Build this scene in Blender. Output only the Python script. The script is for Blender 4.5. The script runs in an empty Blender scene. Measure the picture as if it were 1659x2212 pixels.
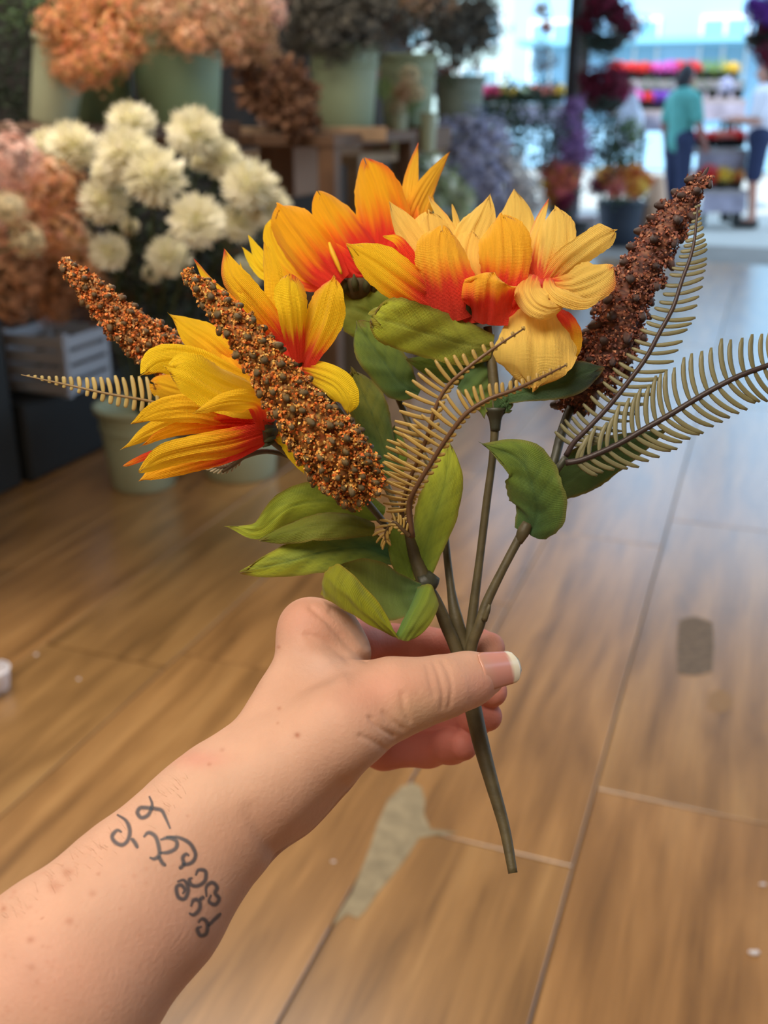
import bpy, bmesh, math, random
import numpy as np
from mathutils import Vector, Matrix
from mathutils.bvhtree import BVHTree

# ---------------------------------------------------------------- camera, world, lights
FPX = 2200.0; CX, CY = 829.5, 1106.0
CAM_H = 1.25; PITCH = math.radians(21.5)
scene = bpy.context.scene
COL = scene.collection
cd = bpy.data.cameras.new('camera'); cam = bpy.data.objects.new('camera', cd); COL.objects.link(cam)
cd.sensor_fit = 'VERTICAL'; cd.sensor_height = 24.0; cd.lens = 24.0*FPX/2212.0
cd.clip_start = 0.02; cd.clip_end = 200
cam.location = (0, 0, CAM_H); cam.rotation_euler = (math.radians(90)-PITCH, 0, 0)
cd.dof.use_dof = True; cd.dof.focus_distance = 0.425; cd.dof.aperture_fstop = 6.0
scene.camera = cam
CAMM = Matrix.Translation(cam.location) @ cam.rotation_euler.to_matrix().to_4x4()
R3 = np.array(CAMM.to_3x3()); T3 = np.array(CAMM.translation)

w = bpy.data.worlds.new('sky'); scene.world = w; w.use_nodes = True
nt = w.node_tree; bg = nt.nodes['Background']
bg.inputs[0].default_value = (0.50, 0.73, 1.0, 1); bg.inputs[1].default_value = 2.5

def light(name, kind, loc, rot, energy, color, size=1.0, size_y=None):
    l = bpy.data.lights.new(name, kind); l.energy = energy; l.color = color
    if kind == 'AREA':
        l.size = size
        if size_y: l.shape = 'RECTANGLE'; l.size_y = size_y
    o = bpy.data.objects.new(name, l); COL.objects.link(o); o.location = loc; o.rotation_euler = rot
    return o
s_ = light('sun', 'SUN', (0,0,20), (math.radians(46), 0, math.radians(-38)), 5.5, (1.0,0.95,0.86)); s_.data.angle = 0.02
light('ceiling_lamp_light', 'AREA', (-0.7,-0.55,2.9), (math.radians(14),math.radians(-10),0), 62, (1.0,0.90,0.76), 1.3, 1.3)
light('ceiling_lamp_light', 'AREA', (-1.2,2.6,2.95), (0,0,0), 84, (1.0,0.90,0.78), 2.4, 1.6)
light('ceiling_lamp_light', 'AREA', (-1.9,5.2,2.95), (0,0,0), 62, (1.0,0.94,0.88), 1.2, 0.6)
scene.view_settings.view_transform = 'Standard'; scene.view_settings.look = 'None'
scene.view_settings.gamma = 1.0; scene.view_settings.use_curve_mapping = False
scene.view_settings.exposure = 0.12
scene.cycles.max_bounces = 8; scene.cycles.transparent_max_bounces = 12
scene.cycles.use_denoising = True
scene.cycles.sample_clamp_indirect = 6.0; scene.cycles.caustics_reflective = False; scene.cycles.caustics_refractive = False

RND = random.Random(7); NR = np.random.RandomState(11)

# ---------------------------------------------------------------- helpers
def S(r, g, b):   # sRGB 0-255 -> linear
    f = lambda c: (c/255/12.92) if c/255 <= .04045 else ((c/255+.055)/1.055)**2.4
    return (f(r), f(g), f(b))
def P(px, py, d):  # picture point at axis depth d (metres) -> world
    c = np.array([(px-CX)/FPX*d, (CY-py)/FPX*d, -d]); return R3 @ c + T3
def PV(a):
    a = np.asarray(a, float); d = a[:, 2]
    c = np.stack([(a[:,0]-CX)/FPX*d, (CY-a[:,1])/FPX*d, -d], 1); return c @ R3.T + T3
def pxr(r, d): return r*d/FPX
def floor_pt(px, py, z=0.0):
    r = P(px, py, 1) - T3; k = (z - T3[2])/r[2]; return T3 + r*k
def at_dist(px, py, Y):   # the point on that sight line at world depth Y
    r = P(px, py, 1) - T3; return T3 + r*(Y/r[1])
AZ = math.radians(20)     # the shop's planks and shelves run at this angle
SA = np.array([math.sin(AZ), math.cos(AZ), 0]); SB = np.array([math.cos(AZ), -math.sin(AZ), 0])
def shop(a, b, z=0.0): return SA*a + SB*b + np.array([0,0,z])
def to_shop(p): return float(np.dot(p, SA)), float(np.dot(p, SB))

def mat(name, color=(.5,.5,.5), rough=.6, metal=0, spec=.5, bump=0, bscale=50, vcol=False, trans=0, noise=0, nscale=8,
        emit=None, sss=0, sheen=0, coat=0):
    m = bpy.data.materials.new(name); m.use_nodes = True; N = m.node_tree.nodes; L = m.node_tree.links
    b = N['Principled BSDF']; out = N['Material Output']
    b.inputs['Base Color'].default_value = (*color, 1); b.inputs['Roughness'].default_value = rough
    b.inputs['Metallic'].default_value = metal; b.inputs['Specular IOR Level'].default_value = spec
    b.inputs['Coat Weight'].default_value = coat
    src = None
    if vcol:
        a = N.new('ShaderNodeVertexColor'); a.layer_name = 'Col'; src = a.outputs['Color']
    if noise:
        tc = N.new('ShaderNodeTexCoord'); nz = N.new('ShaderNodeTexNoise'); nz.inputs['Scale'].default_value = nscale
        nz.inputs['Detail'].default_value = 5
        L.new(tc.outputs['Object'], nz.inputs['Vector'])
        mr = N.new('ShaderNodeMapRange'); mr.inputs[1].default_value = .3; mr.inputs[2].default_value = .7
        mr.inputs[3].default_value = 1-noise; mr.inputs[4].default_value = 1+noise
        L.new(nz.outputs['Fac'], mr.inputs[0])
        mx = N.new('ShaderNodeMix'); mx.data_type = 'RGBA'; mx.blend_type = 'MULTIPLY'; mx.inputs[0].default_value = 1
        if src is not None: L.new(src, mx.inputs[6])
        else: mx.inputs[6].default_value = (*color, 1)
        L.new(mr.outputs[0], mx.inputs[7]); src = mx.outputs[2]
    if src is not None: L.new(src, b.inputs['Base Color'])
    if bump:
        tc2 = N.new('ShaderNodeTexCoord'); n2 = N.new('ShaderNodeTexNoise'); n2.inputs['Scale'].default_value = bscale
        n2.inputs['Detail'].default_value = 4
        L.new(tc2.outputs['Object'], n2.inputs['Vector'])
        bp = N.new('ShaderNodeBump'); bp.inputs['Strength'].default_value = bump; bp.inputs['Distance'].default_value = .5/bscale
        L.new(n2.outputs['Fac'], bp.inputs['Height']); L.new(bp.outputs[0], b.inputs['Normal'])
    if sss:
        b.inputs['Subsurface Weight'].default_value = sss; b.inputs['Subsurface Radius'].default_value = (1, .35, .2)
        b.inputs['Subsurface Scale'].default_value = .004
    if sheen: b.inputs['Sheen Weight'].default_value = sheen
    if emit:
        b.inputs['Emission Color'].default_value = (*color, 1); b.inputs['Emission Strength'].default_value = emit
    if trans:
        t = N.new('ShaderNodeBsdfTranslucent')
        if src is not None: L.new(src, t.inputs['Color'])
        else: t.inputs['Color'].default_value = (*color, 1)
        ms = N.new('ShaderNodeMixShader'); ms.inputs[0].default_value = trans
        L.new(b.outputs[0], ms.inputs[1]); L.new(t.outputs[0], ms.inputs[2]); L.new(ms.outputs[0], out.inputs['Surface'])
    return m

def cloth_mat(name, trans, rough=.75, weave=3400, wstr=.35):
    """woven silk: vertex dye colour, thread relief from two crossed waves in UV metres, slubs along the thread"""
    m = mat(name, vcol=True, trans=trans, rough=rough, sheen=.15, spec=.3)
    N = m.node_tree.nodes; L = m.node_tree.links; b = N['Principled BSDF']
    uv = N.new('ShaderNodeUVMap'); uv.uv_map = 'UV'
    w1 = N.new('ShaderNodeTexWave'); w1.bands_direction = 'X'; w1.inputs['Scale'].default_value = weave/6.28/1.0
    w2 = N.new('ShaderNodeTexWave'); w2.bands_direction = 'Y'; w2.inputs['Scale'].default_value = weave/6.28/1.0
    for q in (w1, w2): L.new(uv.outputs[0], q.inputs['Vector']); q.inputs['Distortion'].default_value = .6
    ad = N.new('ShaderNodeMath'); ad.operation = 'ADD'; L.new(w1.outputs['Fac'], ad.inputs[0]); L.new(w2.outputs['Fac'], ad.inputs[1])
    mp = N.new('ShaderNodeMapping'); mp.inputs['Scale'].default_value = (900, 60, 1)
    L.new(uv.outputs[0], mp.inputs[0])
    nz = N.new('ShaderNodeTexNoise'); nz.inputs['Scale'].default_value = 1; nz.inputs['Detail'].default_value = 3; L.new(mp.outputs[0], nz.inputs['Vector'])
    ad2 = N.new('ShaderNodeMath'); ad2.operation = 'MULTIPLY_ADD'; L.new(nz.outputs['Fac'], ad2.inputs[0]); ad2.inputs[1].default_value = 1.6
    L.new(ad.outputs[0], ad2.inputs[2])
    bp = N.new('ShaderNodeBump'); bp.inputs['Strength'].default_value = wstr; bp.inputs['Distance'].default_value = .00025
    L.new(ad2.outputs[0], bp.inputs['Height']); L.new(bp.outputs[0], b.inputs['Normal'])
    # thread colour variation
    src = b.inputs['Base Color'].links[0].from_socket
    mr = N.new('ShaderNodeMapRange'); mr.inputs[1].default_value = .25; mr.inputs[2].default_value = .75; mr.inputs[3].default_value = .86; mr.inputs[4].default_value = 1.1
    L.new(nz.outputs['Fac'], mr.inputs[0])
    mx = N.new('ShaderNodeMix'); mx.data_type = 'RGBA'; mx.blend_type = 'MULTIPLY'; mx.inputs[0].default_value = 1
    L.new(src, mx.inputs[6]); L.new(mr.outputs[0], mx.inputs[7]); L.new(mx.outputs[2], b.inputs['Base Color'])
    return m

def tag(o, label=None, cat=None, group=None, kind=None):
    if label: o['label'] = label
    if cat: o['category'] = cat
    if group: o['group'] = group
    if kind: o['kind'] = kind
    return o
def empty(name, loc, label, cat, group=None):
    o = bpy.data.objects.new(name, None); COL.objects.link(o); o.location = loc; o.empty_display_size = .05
    return tag(o, label, cat, group)
def mesh(name, verts, faces, m, parent=None, origin=None, smooth=True, cols=None, uvs=None, label=None, kind=None):
    """verts in world space; origin = world place of the top-level thing (its parts keep their vertices relative to it)"""
    v = np.asarray(verts, float)
    o3 = np.zeros(3) if origin is None else np.asarray(origin, float)
    me = bpy.data.meshes.new(name); me.from_pydata((v-o3).tolist(), [], [tuple(int(i) for i in f) for f in faces]); me.update()
    if smooth: me.polygons.foreach_set('use_smooth', [True]*len(me.polygons))
    if cols is not None:
        ca = me.color_attributes.new('Col', 'FLOAT_COLOR', 'POINT')
        c = np.ones((len(v), 4), np.float32); c[:, :3] = np.asarray(cols, np.float32); ca.data.foreach_set('color', c.ravel())
    if uvs is not None:
        ul = me.uv_layers.new(name='UV'); li = np.empty(len(me.loops), np.int32); me.loops.foreach_get('vertex_index', li)
        ul.data.foreach_set('uv', np.asarray(uvs, np.float32)[li].ravel())
    me.materials.append(m)
    o = bpy.data.objects.new(name, me); COL.objects.link(o)
    if parent is not None: o.parent = parent
    elif origin is not None: o.location = o3
    if label: o['label'] = label
    if kind: o['kind'] = kind
    return o
class MB:
    """collects pieces into one mesh"""
    def __init__(s): s.v = []; s.f = []; s.c = []; s.n = 0
    def add(s, v, f, c=None):
        v = np.asarray(v, float); s.v.append(v); s.f += [tuple(i+s.n for i in q) for q in f]; s.n += len(v)
        c = np.array((1,1,1) if c is None else c, float)
        s.c.append(np.broadcast_to(c, (len(v), 3)).copy())
    def obj(s, name, m, parent=None, origin=None, **k):
        return mesh(name, np.concatenate(s.v), s.f, m, parent, origin, cols=np.concatenate(s.c), **k)
def box(c, sx, sy, sz, axes=None, bev=0.0):
    """box centred at c; axes rows; chamfered vertical-ish edges when bev"""
    A = np.array([SB, SA, [0,0,1]]) if axes is None else np.asarray(axes, float)
    if not bev:
        q = np.array([[x,y,z] for x in (-.5,.5) for y in (-.5,.5) for z in (-.5,.5)])*[sx,sy,sz]
        f = [(0,1,3,2),(4,6,7,5),(0,4,5,1),(2,3,7,6),(0,2,6,4),(1,5,7,3)]
    else:
        bm = bmesh.new(); bmesh.ops.create_cube(bm, size=1)
        for v in bm.verts: v.co = Vector((v.co.x*sx, v.co.y*sy, v.co.z*sz))
        bmesh.ops.bevel(bm, geom=list(bm.edges), offset=bev, segments=1, affect='EDGES')
        q = np.array([v.co[:] for v in bm.verts]); f = [[v.index for v in p.verts] for p in bm.faces]; bm.free()
    return q @ A + np.asarray(c, float), f
def catmull(pts, n):
    """resample a control polyline smoothly to n points (uniform in index)"""
    p = np.asarray(pts, float)
    if len(p) == 2: t = np.linspace(0,1,n)[:,None]; return p[0]*(1-t)+p[1]*t
    q = np.vstack([2*p[0]-p[1], p, 2*p[-1]-p[-2]]); out = []
    for t in np.linspace(0, len(p)-1, n):
        i = min(int(t), len(p)-2); u = t-i; a,b,c,d = q[i],q[i+1],q[i+2],q[i+3]
        out.append(.5*((2*b)+(-a+c)*u+(2*a-5*b+4*c-d)*u*u+(-a+3*b-3*c+d)*u**3))
    return np.array(out)
def unit(v): v = np.asarray(v, float); return v/(np.linalg.norm(v, axis=-1, keepdims=True)+1e-12)
def tube(pts, radii, seg=8, n=None, cap=True):
    p = np.asarray(pts, float); r = np.asarray(radii, float)
    if n:
        r = np.interp(np.linspace(0,1,n), np.linspace(0,1,len(r)), r); p = catmull(p, n)
    elif len(r) != len(p): r = np.interp(np.linspace(0,1,len(p)), np.linspace(0,1,len(r)), r)
    t = unit(np.gradient(p, axis=0)); ref = np.array([0.13,0.21,.97])
    if abs(np.dot(t[0], ref)) > .95: ref = np.array([1,.1,0.])
    a = unit(np.cross(t[0], ref)); V = []; F = []
    for i in range(len(p)):
        a = unit(a - t[i]*np.dot(a, t[i])); b = np.cross(t[i], a)
        for k in range(seg):
            w_ = 2*math.pi*k/seg; V.append(p[i] + r[i]*(math.cos(w_)*a+math.sin(w_)*b))
    for i in range(len(p)-1):
        for k in range(seg): F.append((i*seg+k, i*seg+(k+1)%seg, (i+1)*seg+(k+1)%seg, (i+1)*seg+k))
    if cap: F.append(tuple(range(seg))[::-1]); F.append(tuple((len(p)-1)*seg+k for k in range(seg)))
    return np.array(V), F
def lathe(c, prof, seg=28, tilt=None):
    """prof = (radius, height) list about the vertical through c"""
    V = []; F = []
    for r, h in prof:
        for k in range(seg): w_ = 2*math.pi*k/seg; V.append((r*math.cos(w_), r*math.sin(w_), h))
    n = len(prof)
    for i in range(n-1):
        for k in range(seg): F.append((i*seg+k, i*seg+(k+1)%seg, (i+1)*seg+(k+1)%seg, (i+1)*seg+k))
    F.append(tuple(range(seg))[::-1]); V = np.array(V)
    if tilt is not None: V = V @ np.array(tilt).T
    return V+np.asarray(c, float), F
def ico(sub=1):
    bm = bmesh.new(); bmesh.ops.create_icosphere(bm, subdivisions=sub, radius=1)
    v = np.array([q.co[:] for q in bm.verts]); f = [[q.index for q in p.verts] for p in bm.faces]; bm.free(); return v, f
ICO1, ICO2 = ico(1), ico(2)
def mixc(a, b, t): t = np.clip(np.asarray(t, float), 0, 1)[..., None]; return np.asarray(a)*(1-t)+np.asarray(b)*t
def ss(x, a, b): t = np.clip((np.asarray(x, float)-a)/(b-a), 0, 1); return t*t*(3-2*t)

# ---------------------------------------------------------------- smooth solid bodies (hand, people): distance field + surface nets
class Field:
    def __init__(s, lo, hi, h):
        s.lo = np.asarray(lo, float); s.h = h; s.n = np.ceil((np.asarray(hi)-s.lo)/h).astype(int)+1
        s.D = np.full(s.n, 1.0, np.float32)
    def like(s):
        o = Field.__new__(Field); o.lo, o.h, o.n = s.lo, s.h, s.n; o.D = np.full(s.n, 1.0, np.float32); return o
    def region(s, lo, hi):
        a = np.clip(np.floor((lo-s.lo)/s.h).astype(int), 0, s.n); b = np.clip(np.ceil((hi-s.lo)/s.h).astype(int)+1, 0, s.n)
        if np.any(b <= a): return None
        sl = tuple(slice(i, j) for i, j in zip(a, b))
        ax = [s.lo[i]+s.h*np.arange(a[i], b[i]) for i in range(3)]
        return sl, np.meshgrid(*ax, indexing='ij', sparse=True)
    @staticmethod
    def smin(a, b, k):
        if k <= 0: return np.minimum(a, b)
        h = np.maximum(k-np.abs(a-b), 0)/k; return np.minimum(a, b)-h*h*k*.25
    def cone(s, a, b, ra, rb, k=.004):
        a = np.asarray(a, float); b = np.asarray(b, float); m = max(ra, rb)+k+2*s.h
        g = s.region(np.minimum(a, b)-m, np.maximum(a, b)+m)
        if g is None: return
        sl, (X, Y, Z) = g; ab = b-a; L2 = float(ab@ab)+1e-12
        t = np.clip(((X-a[0])*ab[0]+(Y-a[1])*ab[1]+(Z-a[2])*ab[2])/L2, 0, 1)
        d = np.sqrt((X-a[0]-t*ab[0])**2+(Y-a[1]-t*ab[1])**2+(Z-a[2]-t*ab[2])**2)-(ra+(rb-ra)*t)
        s.D[sl] = s.smin(s.D[sl], d.astype(np.float32), k)
    def chain(s, pts, rads, k=.004):
        for i in range(len(pts)-1): s.cone(pts[i], pts[i+1], rads[i], rads[i+1], k)
    def ell(s, c, r, axes=None, k=.004):
        c = np.asarray(c, float); r = np.asarray(r, float); m = max(r)+k+2*s.h
        g = s.region(c-m, c+m)
        if g is None: return
        sl, (X, Y, Z) = g; A = np.eye(3) if axes is None else np.asarray(axes)
        x, y, z = X-c[0], Y-c[1], Z-c[2]
        q = [(x*A[i][0]+y*A[i][1]+z*A[i][2])/r[i] for i in range(3)]
        k0 = np.sqrt(q[0]**2+q[1]**2+q[2]**2); k1 = np.sqrt((q[0]/r[0])**2+(q[1]/r[1])**2+(q[2]/r[2])**2)+1e-9
        s.D[sl] = s.smin(s.D[sl], (k0*(k0-1)/k1).astype(np.float32), k)
    def extract(s):
        D = s.D; n = np.array(D.shape); ins = D < 0
        c = np.zeros(tuple(n-1), np.int8)
        for dx in (0,1):
            for dy in (0,1):
                for dz in (0,1): c += ins[dx:n[0]-1+dx, dy:n[1]-1+dy, dz:n[2]-1+dz]
        cells = np.argwhere((c > 0) & (c < 8)); idx = -np.ones(tuple(n-1), np.int32)
        idx[cells[:,0], cells[:,1], cells[:,2]] = np.arange(len(cells))
        acc = np.zeros((len(cells), 3)); cnt = np.zeros(len(cells))
        cor = [(i,j,k) for i in (0,1) for j in (0,1) for k in (0,1)]
        val = {q: D[cells[:,0]+q[0], cells[:,1]+q[1], cells[:,2]+q[2]] for q in cor}
        for q in cor:
            for ax in range(3):
                if q[ax]: continue
                q2 = list(q); q2[ax] = 1; q2 = tuple(q2); a, b = val[q], val[q2]; m = (a < 0) != (b < 0)
                t = np.where(m, a/np.where(m, a-b, 1), 0); p = np.tile(np.array(q, float), (len(cells), 1)); p[:, ax] += t
                acc[m] += p[m]; cnt[m] += 1
        V = s.lo+s.h*(cells+acc/cnt[:, None]); F = []
        for ax in range(3):
            sl1 = [slice(1, n[i]-1) for i in range(3)]; sl1[ax] = slice(0, n[ax]-1)
            sl2 = list(sl1); sl2[ax] = slice(1, n[ax])
            a, b = ins[tuple(sl1)], ins[tuple(sl2)]; e = np.argwhere(a != b); off = np.array([1,1,1]); off[ax] = 0; e0 = e+off
            flip = ~a[e[:,0], e[:,1], e[:,2]]; u, v = (ax+1) % 3, (ax+2) % 3
            def I(du, dv):
                q = e0.copy(); q[:, u] -= du; q[:, v] -= dv; return idx[q[:,0], q[:,1], q[:,2]]
            f = np.stack([I(1,1), I(0,1), I(0,0), I(1,0)], 1); f[flip] = f[flip][:, ::-1]; F.append(f)
        return V, np.concatenate(F)
def vnormals(V, F):
    n = np.cross(V[F[:,2]]-V[F[:,0]], V[F[:,3]]-V[F[:,1]]); N = np.zeros_like(V)
    for k in range(4): np.add.at(N, F[:,k], n)
    return unit(N)
def lap(V, F, it=2, f=.5):
    E = np.concatenate([F[:, [0,1]], F[:, [1,2]], F[:, [2,3]], F[:, [3,0]]]); deg = np.bincount(E[:,0], minlength=len(V))+np.bincount(E[:,1], minlength=len(V))
    for _ in range(it):
        A = np.stack([np.bincount(E[:,0], V[E[:,1],k], len(V))+np.bincount(E[:,1], V[E[:,0],k], len(V)) for k in range(3)], 1)/deg[:, None]
        V = V*(1-f)+A*f
    return V

# ================================================================ THE SHOP: floor, walls, ceiling
FRONT = 9.6          # the shop is open to the street from here on
def wood_plank_mat():
    m = bpy.data.materials.new('floor_wood'); m.use_nodes = True; N = m.node_tree.nodes; L = m.node_tree.links; b = N['Principled BSDF']
    tc = N.new('ShaderNodeTexCoord'); oi = N.new('ShaderNodeObjectInfo')
    mp = N.new('ShaderNodeMapping'); mp.inputs['Scale'].default_value = (1.6, 13, 1)
    ad = N.new('ShaderNodeVectorMath'); ad.operation = 'ADD'
    sc_ = N.new('ShaderNodeVectorMath'); sc_.operation = 'SCALE'; sc_.inputs[0].default_value = (37, 91, 13)
    L.new(oi.outputs['Random'], sc_.inputs['Scale']); L.new(tc.outputs['Object'], mp.inputs[0]); L.new(mp.outputs[0], ad.inputs[0]); L.new(sc_.outputs[0], ad.inputs[1])
    n1 = N.new('ShaderNodeTexNoise'); n1.inputs['Scale'].default_value = 1.3; n1.inputs['Detail'].default_value = 6; n1.inputs['Distortion'].default_value = .5
    L.new(ad.outputs[0], n1.inputs['Vector'])
    rp = N.new('ShaderNodeValToRGB'); e = rp.color_ramp.elements
    e[0].position = .28; e[0].color = (*S(124,92,54), 1); e[1].position = .80; e[1].color = (*S(190,150,96), 1)
    for p_, c_ in ((.42, S(148,111,66)), (.56, S(168,128,78))): q = e.new(p_); q.color = (*c_, 1)
    L.new(n1.outputs['Fac'], rp.inputs[0])
    n2 = N.new('ShaderNodeTexNoise'); n2.inputs['Scale'].default_value = 1; n2.inputs['Detail'].default_value = 3
    mp2 = N.new('ShaderNodeMapping'); mp2.inputs['Scale'].default_value = (4, 120, 1); L.new(tc.outputs['Object'], mp2.inputs[0]); L.new(mp2.outputs[0], n2.inputs['Vector'])
    mr = N.new('ShaderNodeMapRange'); mr.inputs[1].default_value = .3; mr.inputs[2].default_value = .7; mr.inputs[3].default_value = .86; mr.inputs[4].default_value = 1.08; L.new(n2.outputs['Fac'], mr.inputs[0])
    mx = N.new('ShaderNodeMix'); mx.data_type = 'RGBA'; mx.blend_type = 'MULTIPLY'; mx.inputs[0].default_value = 1; L.new(rp.outputs[0], mx.inputs[6]); L.new(mr.outputs[0], mx.inputs[7])
    tint = N.new('ShaderNodeValToRGB'); t = tint.color_ramp.elements; t[0].color = (.90,.88,.84,1); t[1].color = (1.08,.98,.94,1); L.new(oi.outputs['Random'], tint.inputs[0])
    mx2 = N.new('ShaderNodeMix'); mx2.data_type = 'RGBA'; mx2.blend_type = 'MULTIPLY'; mx2.inputs[0].default_value = 1; L.new(mx.outputs[2], mx2.inputs[6]); L.new(tint.outputs[0], mx2.inputs[7])
    L.new(mx2.outputs[2], b.inputs['Base Color'])
    mr2 = N.new('ShaderNodeMapRange'); mr2.inputs[3].default_value = .24; mr2.inputs[4].default_value = .36; L.new(n1.outputs['Fac'], mr2.inputs[0]); L.new(mr2.outputs[0], b.inputs['Roughness'])
    b.inputs['Specular IOR Level'].default_value = .35; b.inputs['Coat Weight'].default_value = 1.0; b.inputs['Coat Roughness'].default_value = .26; b.inputs['Coat IOR'].default_value = 1.62
    bp = N.new('ShaderNodeBump'); bp.inputs['Strength'].default_value = .12; bp.inputs['Distance'].default_value = .001; L.new(n2.outputs['Fac'], bp.inputs['Height']); L.new(bp.outputs[0], b.inputs['Normal'])
    return m
M_plank = wood_plank_mat()
def struct(name, v, f, m, **k):
    o = mesh(name, v, f, m, None, np.asarray(v).mean(0), smooth=False, **k); o['kind'] = 'structure'; return o
v, f = box(shop(3.55, 0, -.035), 6.7, FRONT+3.3-.4+.3, .03)
floor = struct('floor', v, f, mat('floor_grout', S(150,130,104), .8))
flo = np.array(floor.location)
PW, PL = .35, 1.52
bmv, bmf = box((0,0,0), PL-.004, PW-.004, .02, axes=np.eye(3), bev=.0015)
pme = bpy.data.meshes.new('floor_plank'); pme.from_pydata(bmv.tolist(), [], [tuple(q) for q in bmf]); pme.materials.append(M_plank)
joints = {0: 1.48, 1: 3.24, -2: 1.915, -1: 2.45, 2: 1.1}
lane_r = random.Random(3)
for k in range(-9, 9):
    b0 = -.53+PW*k; off = joints.get(k, lane_r.uniform(0, PL)) % PL
    a = off-3*PL
    while a < FRONT-.05:
        a0, a1 = max(a, -3.0), min(a+PL, FRONT)
        if a1-a0 > .1:
            o = bpy.data.objects.new('floor_plank', pme); COL.objects.link(o); o.parent = floor
            c = shop((a0+a1)/2, b0+PW/2, -.01+lane_r.uniform(-.0004,.0004))
            M = Matrix((tuple(SA), tuple(-SB), (0,0,1))).transposed().to_4x4(); M = Matrix.Translation(Vector(c-flo)) @ M @ Matrix.Diagonal((((a1-a0)/PL), 1, 1, 1))
            o.matrix_local = M
        a += PL
def floor_blotch(name, pts, m, th=.0012, label=None):
    w_ = np.array([floor_pt(x, y) for x, y in pts]); w_[:,2] = .0004; n = len(w_); top = w_.copy(); top[:,2] += th
    f = [tuple(range(n, 2*n))]+[(i, (i+1)%n, n+(i+1)%n, n+i) for i in range(n)]
    return mesh(name, np.concatenate([w_, top]), f, m, floor, flo, smooth=False, label=label)
M_patch = mat('bare_concrete', S(150,136,108), rough=.8, noise=.22, nscale=30, bump=.3, bscale=80)
floor_blotch('worn_patch', [(868,1700),(893,1692),(910,1702),(918,1730),(916,1760),(930,1792),(990,1800),(935,1806),(905,1812),(880,1850),(850,1890),(815,1930),(790,1968),(772,1985),(750,1976),(718,2000),(735,1968),(760,1930),(780,1880),(800,1830),(815,1780),(838,1730)], M_patch, label='grey worn patch where the wood surface is missing')
floor_blotch('worn_patch', [(1466,1340),(1500,1332),(1540,1345),(1542,1400),(1538,1452),(1500,1460),(1464,1456),(1462,1400)], mat('scuff_dark', S(112,96,80), rough=.75, noise=.25, nscale=60), th=.0006, label='dark square scuff on the floor')
floor_blotch('worn_patch', [(1528,1500),(1560,1488),(1585,1505),(1580,1530),(1560,1540),(1530,1528)], mat('scuff_light', S(150,118,84), rough=.7), th=.0004)
M_wall = mat('dark_wall', S(60,50,42), rough=.9, noise=.2, nscale=3)
M_ceil = mat('ceiling_paint', S(196,186,172), rough=.9)
for nm, a0, a1, b0, b1, z0, z1, mm in [('wall_left', -3.2, 9.3, -3.25, -3.15, 0, 3.1, M_wall), ('wall_back', -3.25, -3.15, -3.2, 3.2, 0, 3.1, M_ceil),
                                   ('wall_right', -3.2, 2.6, 3.15, 3.25, 0, 3.1, M_ceil), ('ceiling', -3.2, 9.7, -3.25, 3.25, 3.1, 3.2, M_ceil),
   ('added_shade_wall', 9.5, 9.7, -6, 6, 3.2, 5.2, M_wall)]:  # last entry: unseen upper front wall, added to shade people and stalls outside
    v, f = box(shop((a0+a1)/2, (b0+b1)/2, (z0+z1)/2), b1-b0, a1-a0, z1-z0); struct(nm, v, f, mm)

# ---------------------------------------------------------------- street outside
M_street = mat('street_concrete', S(178,174,166), rough=.85, noise=.12, nscale=1.2)
v, f = box(shop(29.65, 6, -.06), 90, 40, .06); struct('street', v, f, M_street)
v, f = box(shop(10.3, 0, -.03), 12, 1.35, .05); struct('pavement', v, f, mat('threshold_concrete', S(120,112,104), rough=.8, noise=.15, nscale=3))
def facade(name, label, a, b0, b1, hgt, wallc, rows, cols_, winc, z0=1.2):
    c = shop(a, (b0+b1)/2, 0); root = empty(name, c, label, 'building')
    v, f = box(shop(a+1, (b0+b1)/2, hgt/2), b1-b0, 2, hgt); mesh('wall', v, f, mat(name+'_render', wallc, .9, noise=.06, nscale=.5), root, c, smooth=False)
    mw, mf = mat(name+'_glass', winc, .15, spec=.8), mat(name+'_trim', S(226,230,230), .7)
    dx = (b1-b0)/cols_; dz = (hgt-z0)/rows
    for i in range(cols_):
        for j in range(rows):
            cc_ = shop(a-.02, b0+dx*(i+.5), z0+dz*(j+.5)); v, f = box(cc_, dx*.55, .10, dz*.62); o = mesh('window', v, f, mf, root, c, smooth=False)
            for s_ in (-1, 1):
                v, f = box(cc_+SB*dx*.13*s_-SA*.04, dx*.22, .06, dz*.54); mesh('pane', v, f, mw, o, c, smooth=False)
    v, f = box(shop(a-.2, (b0+b1)/2, hgt), b1-b0+.5, .6, .3); mesh('cornice', v, f, mf, root, c, smooth=False)
    return root, c
rt, c = facade('building', 'pale blue building across the street, with white framed windows', 25, -6, 7, 6, S(160,204,232), 2, 7, S(130,180,205))
v, f = box(shop(24.2, -1, 2.6), 9, 1.6, .12); mesh('awning', v, f, mat('awning_blue', S(120,176,200), .8), rt, c, smooth=False)
facade('building', 'cream building further right across the street, at the edge of the view', 27, 7.5, 22, 7, S(232,222,204), 4, 7, S(150,170,180))
facade('building', 'grey green building far left of the street, beyond the pole', 30, -24, -7, 7, S(178,196,190), 4, 8, S(120,150,160))

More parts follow.
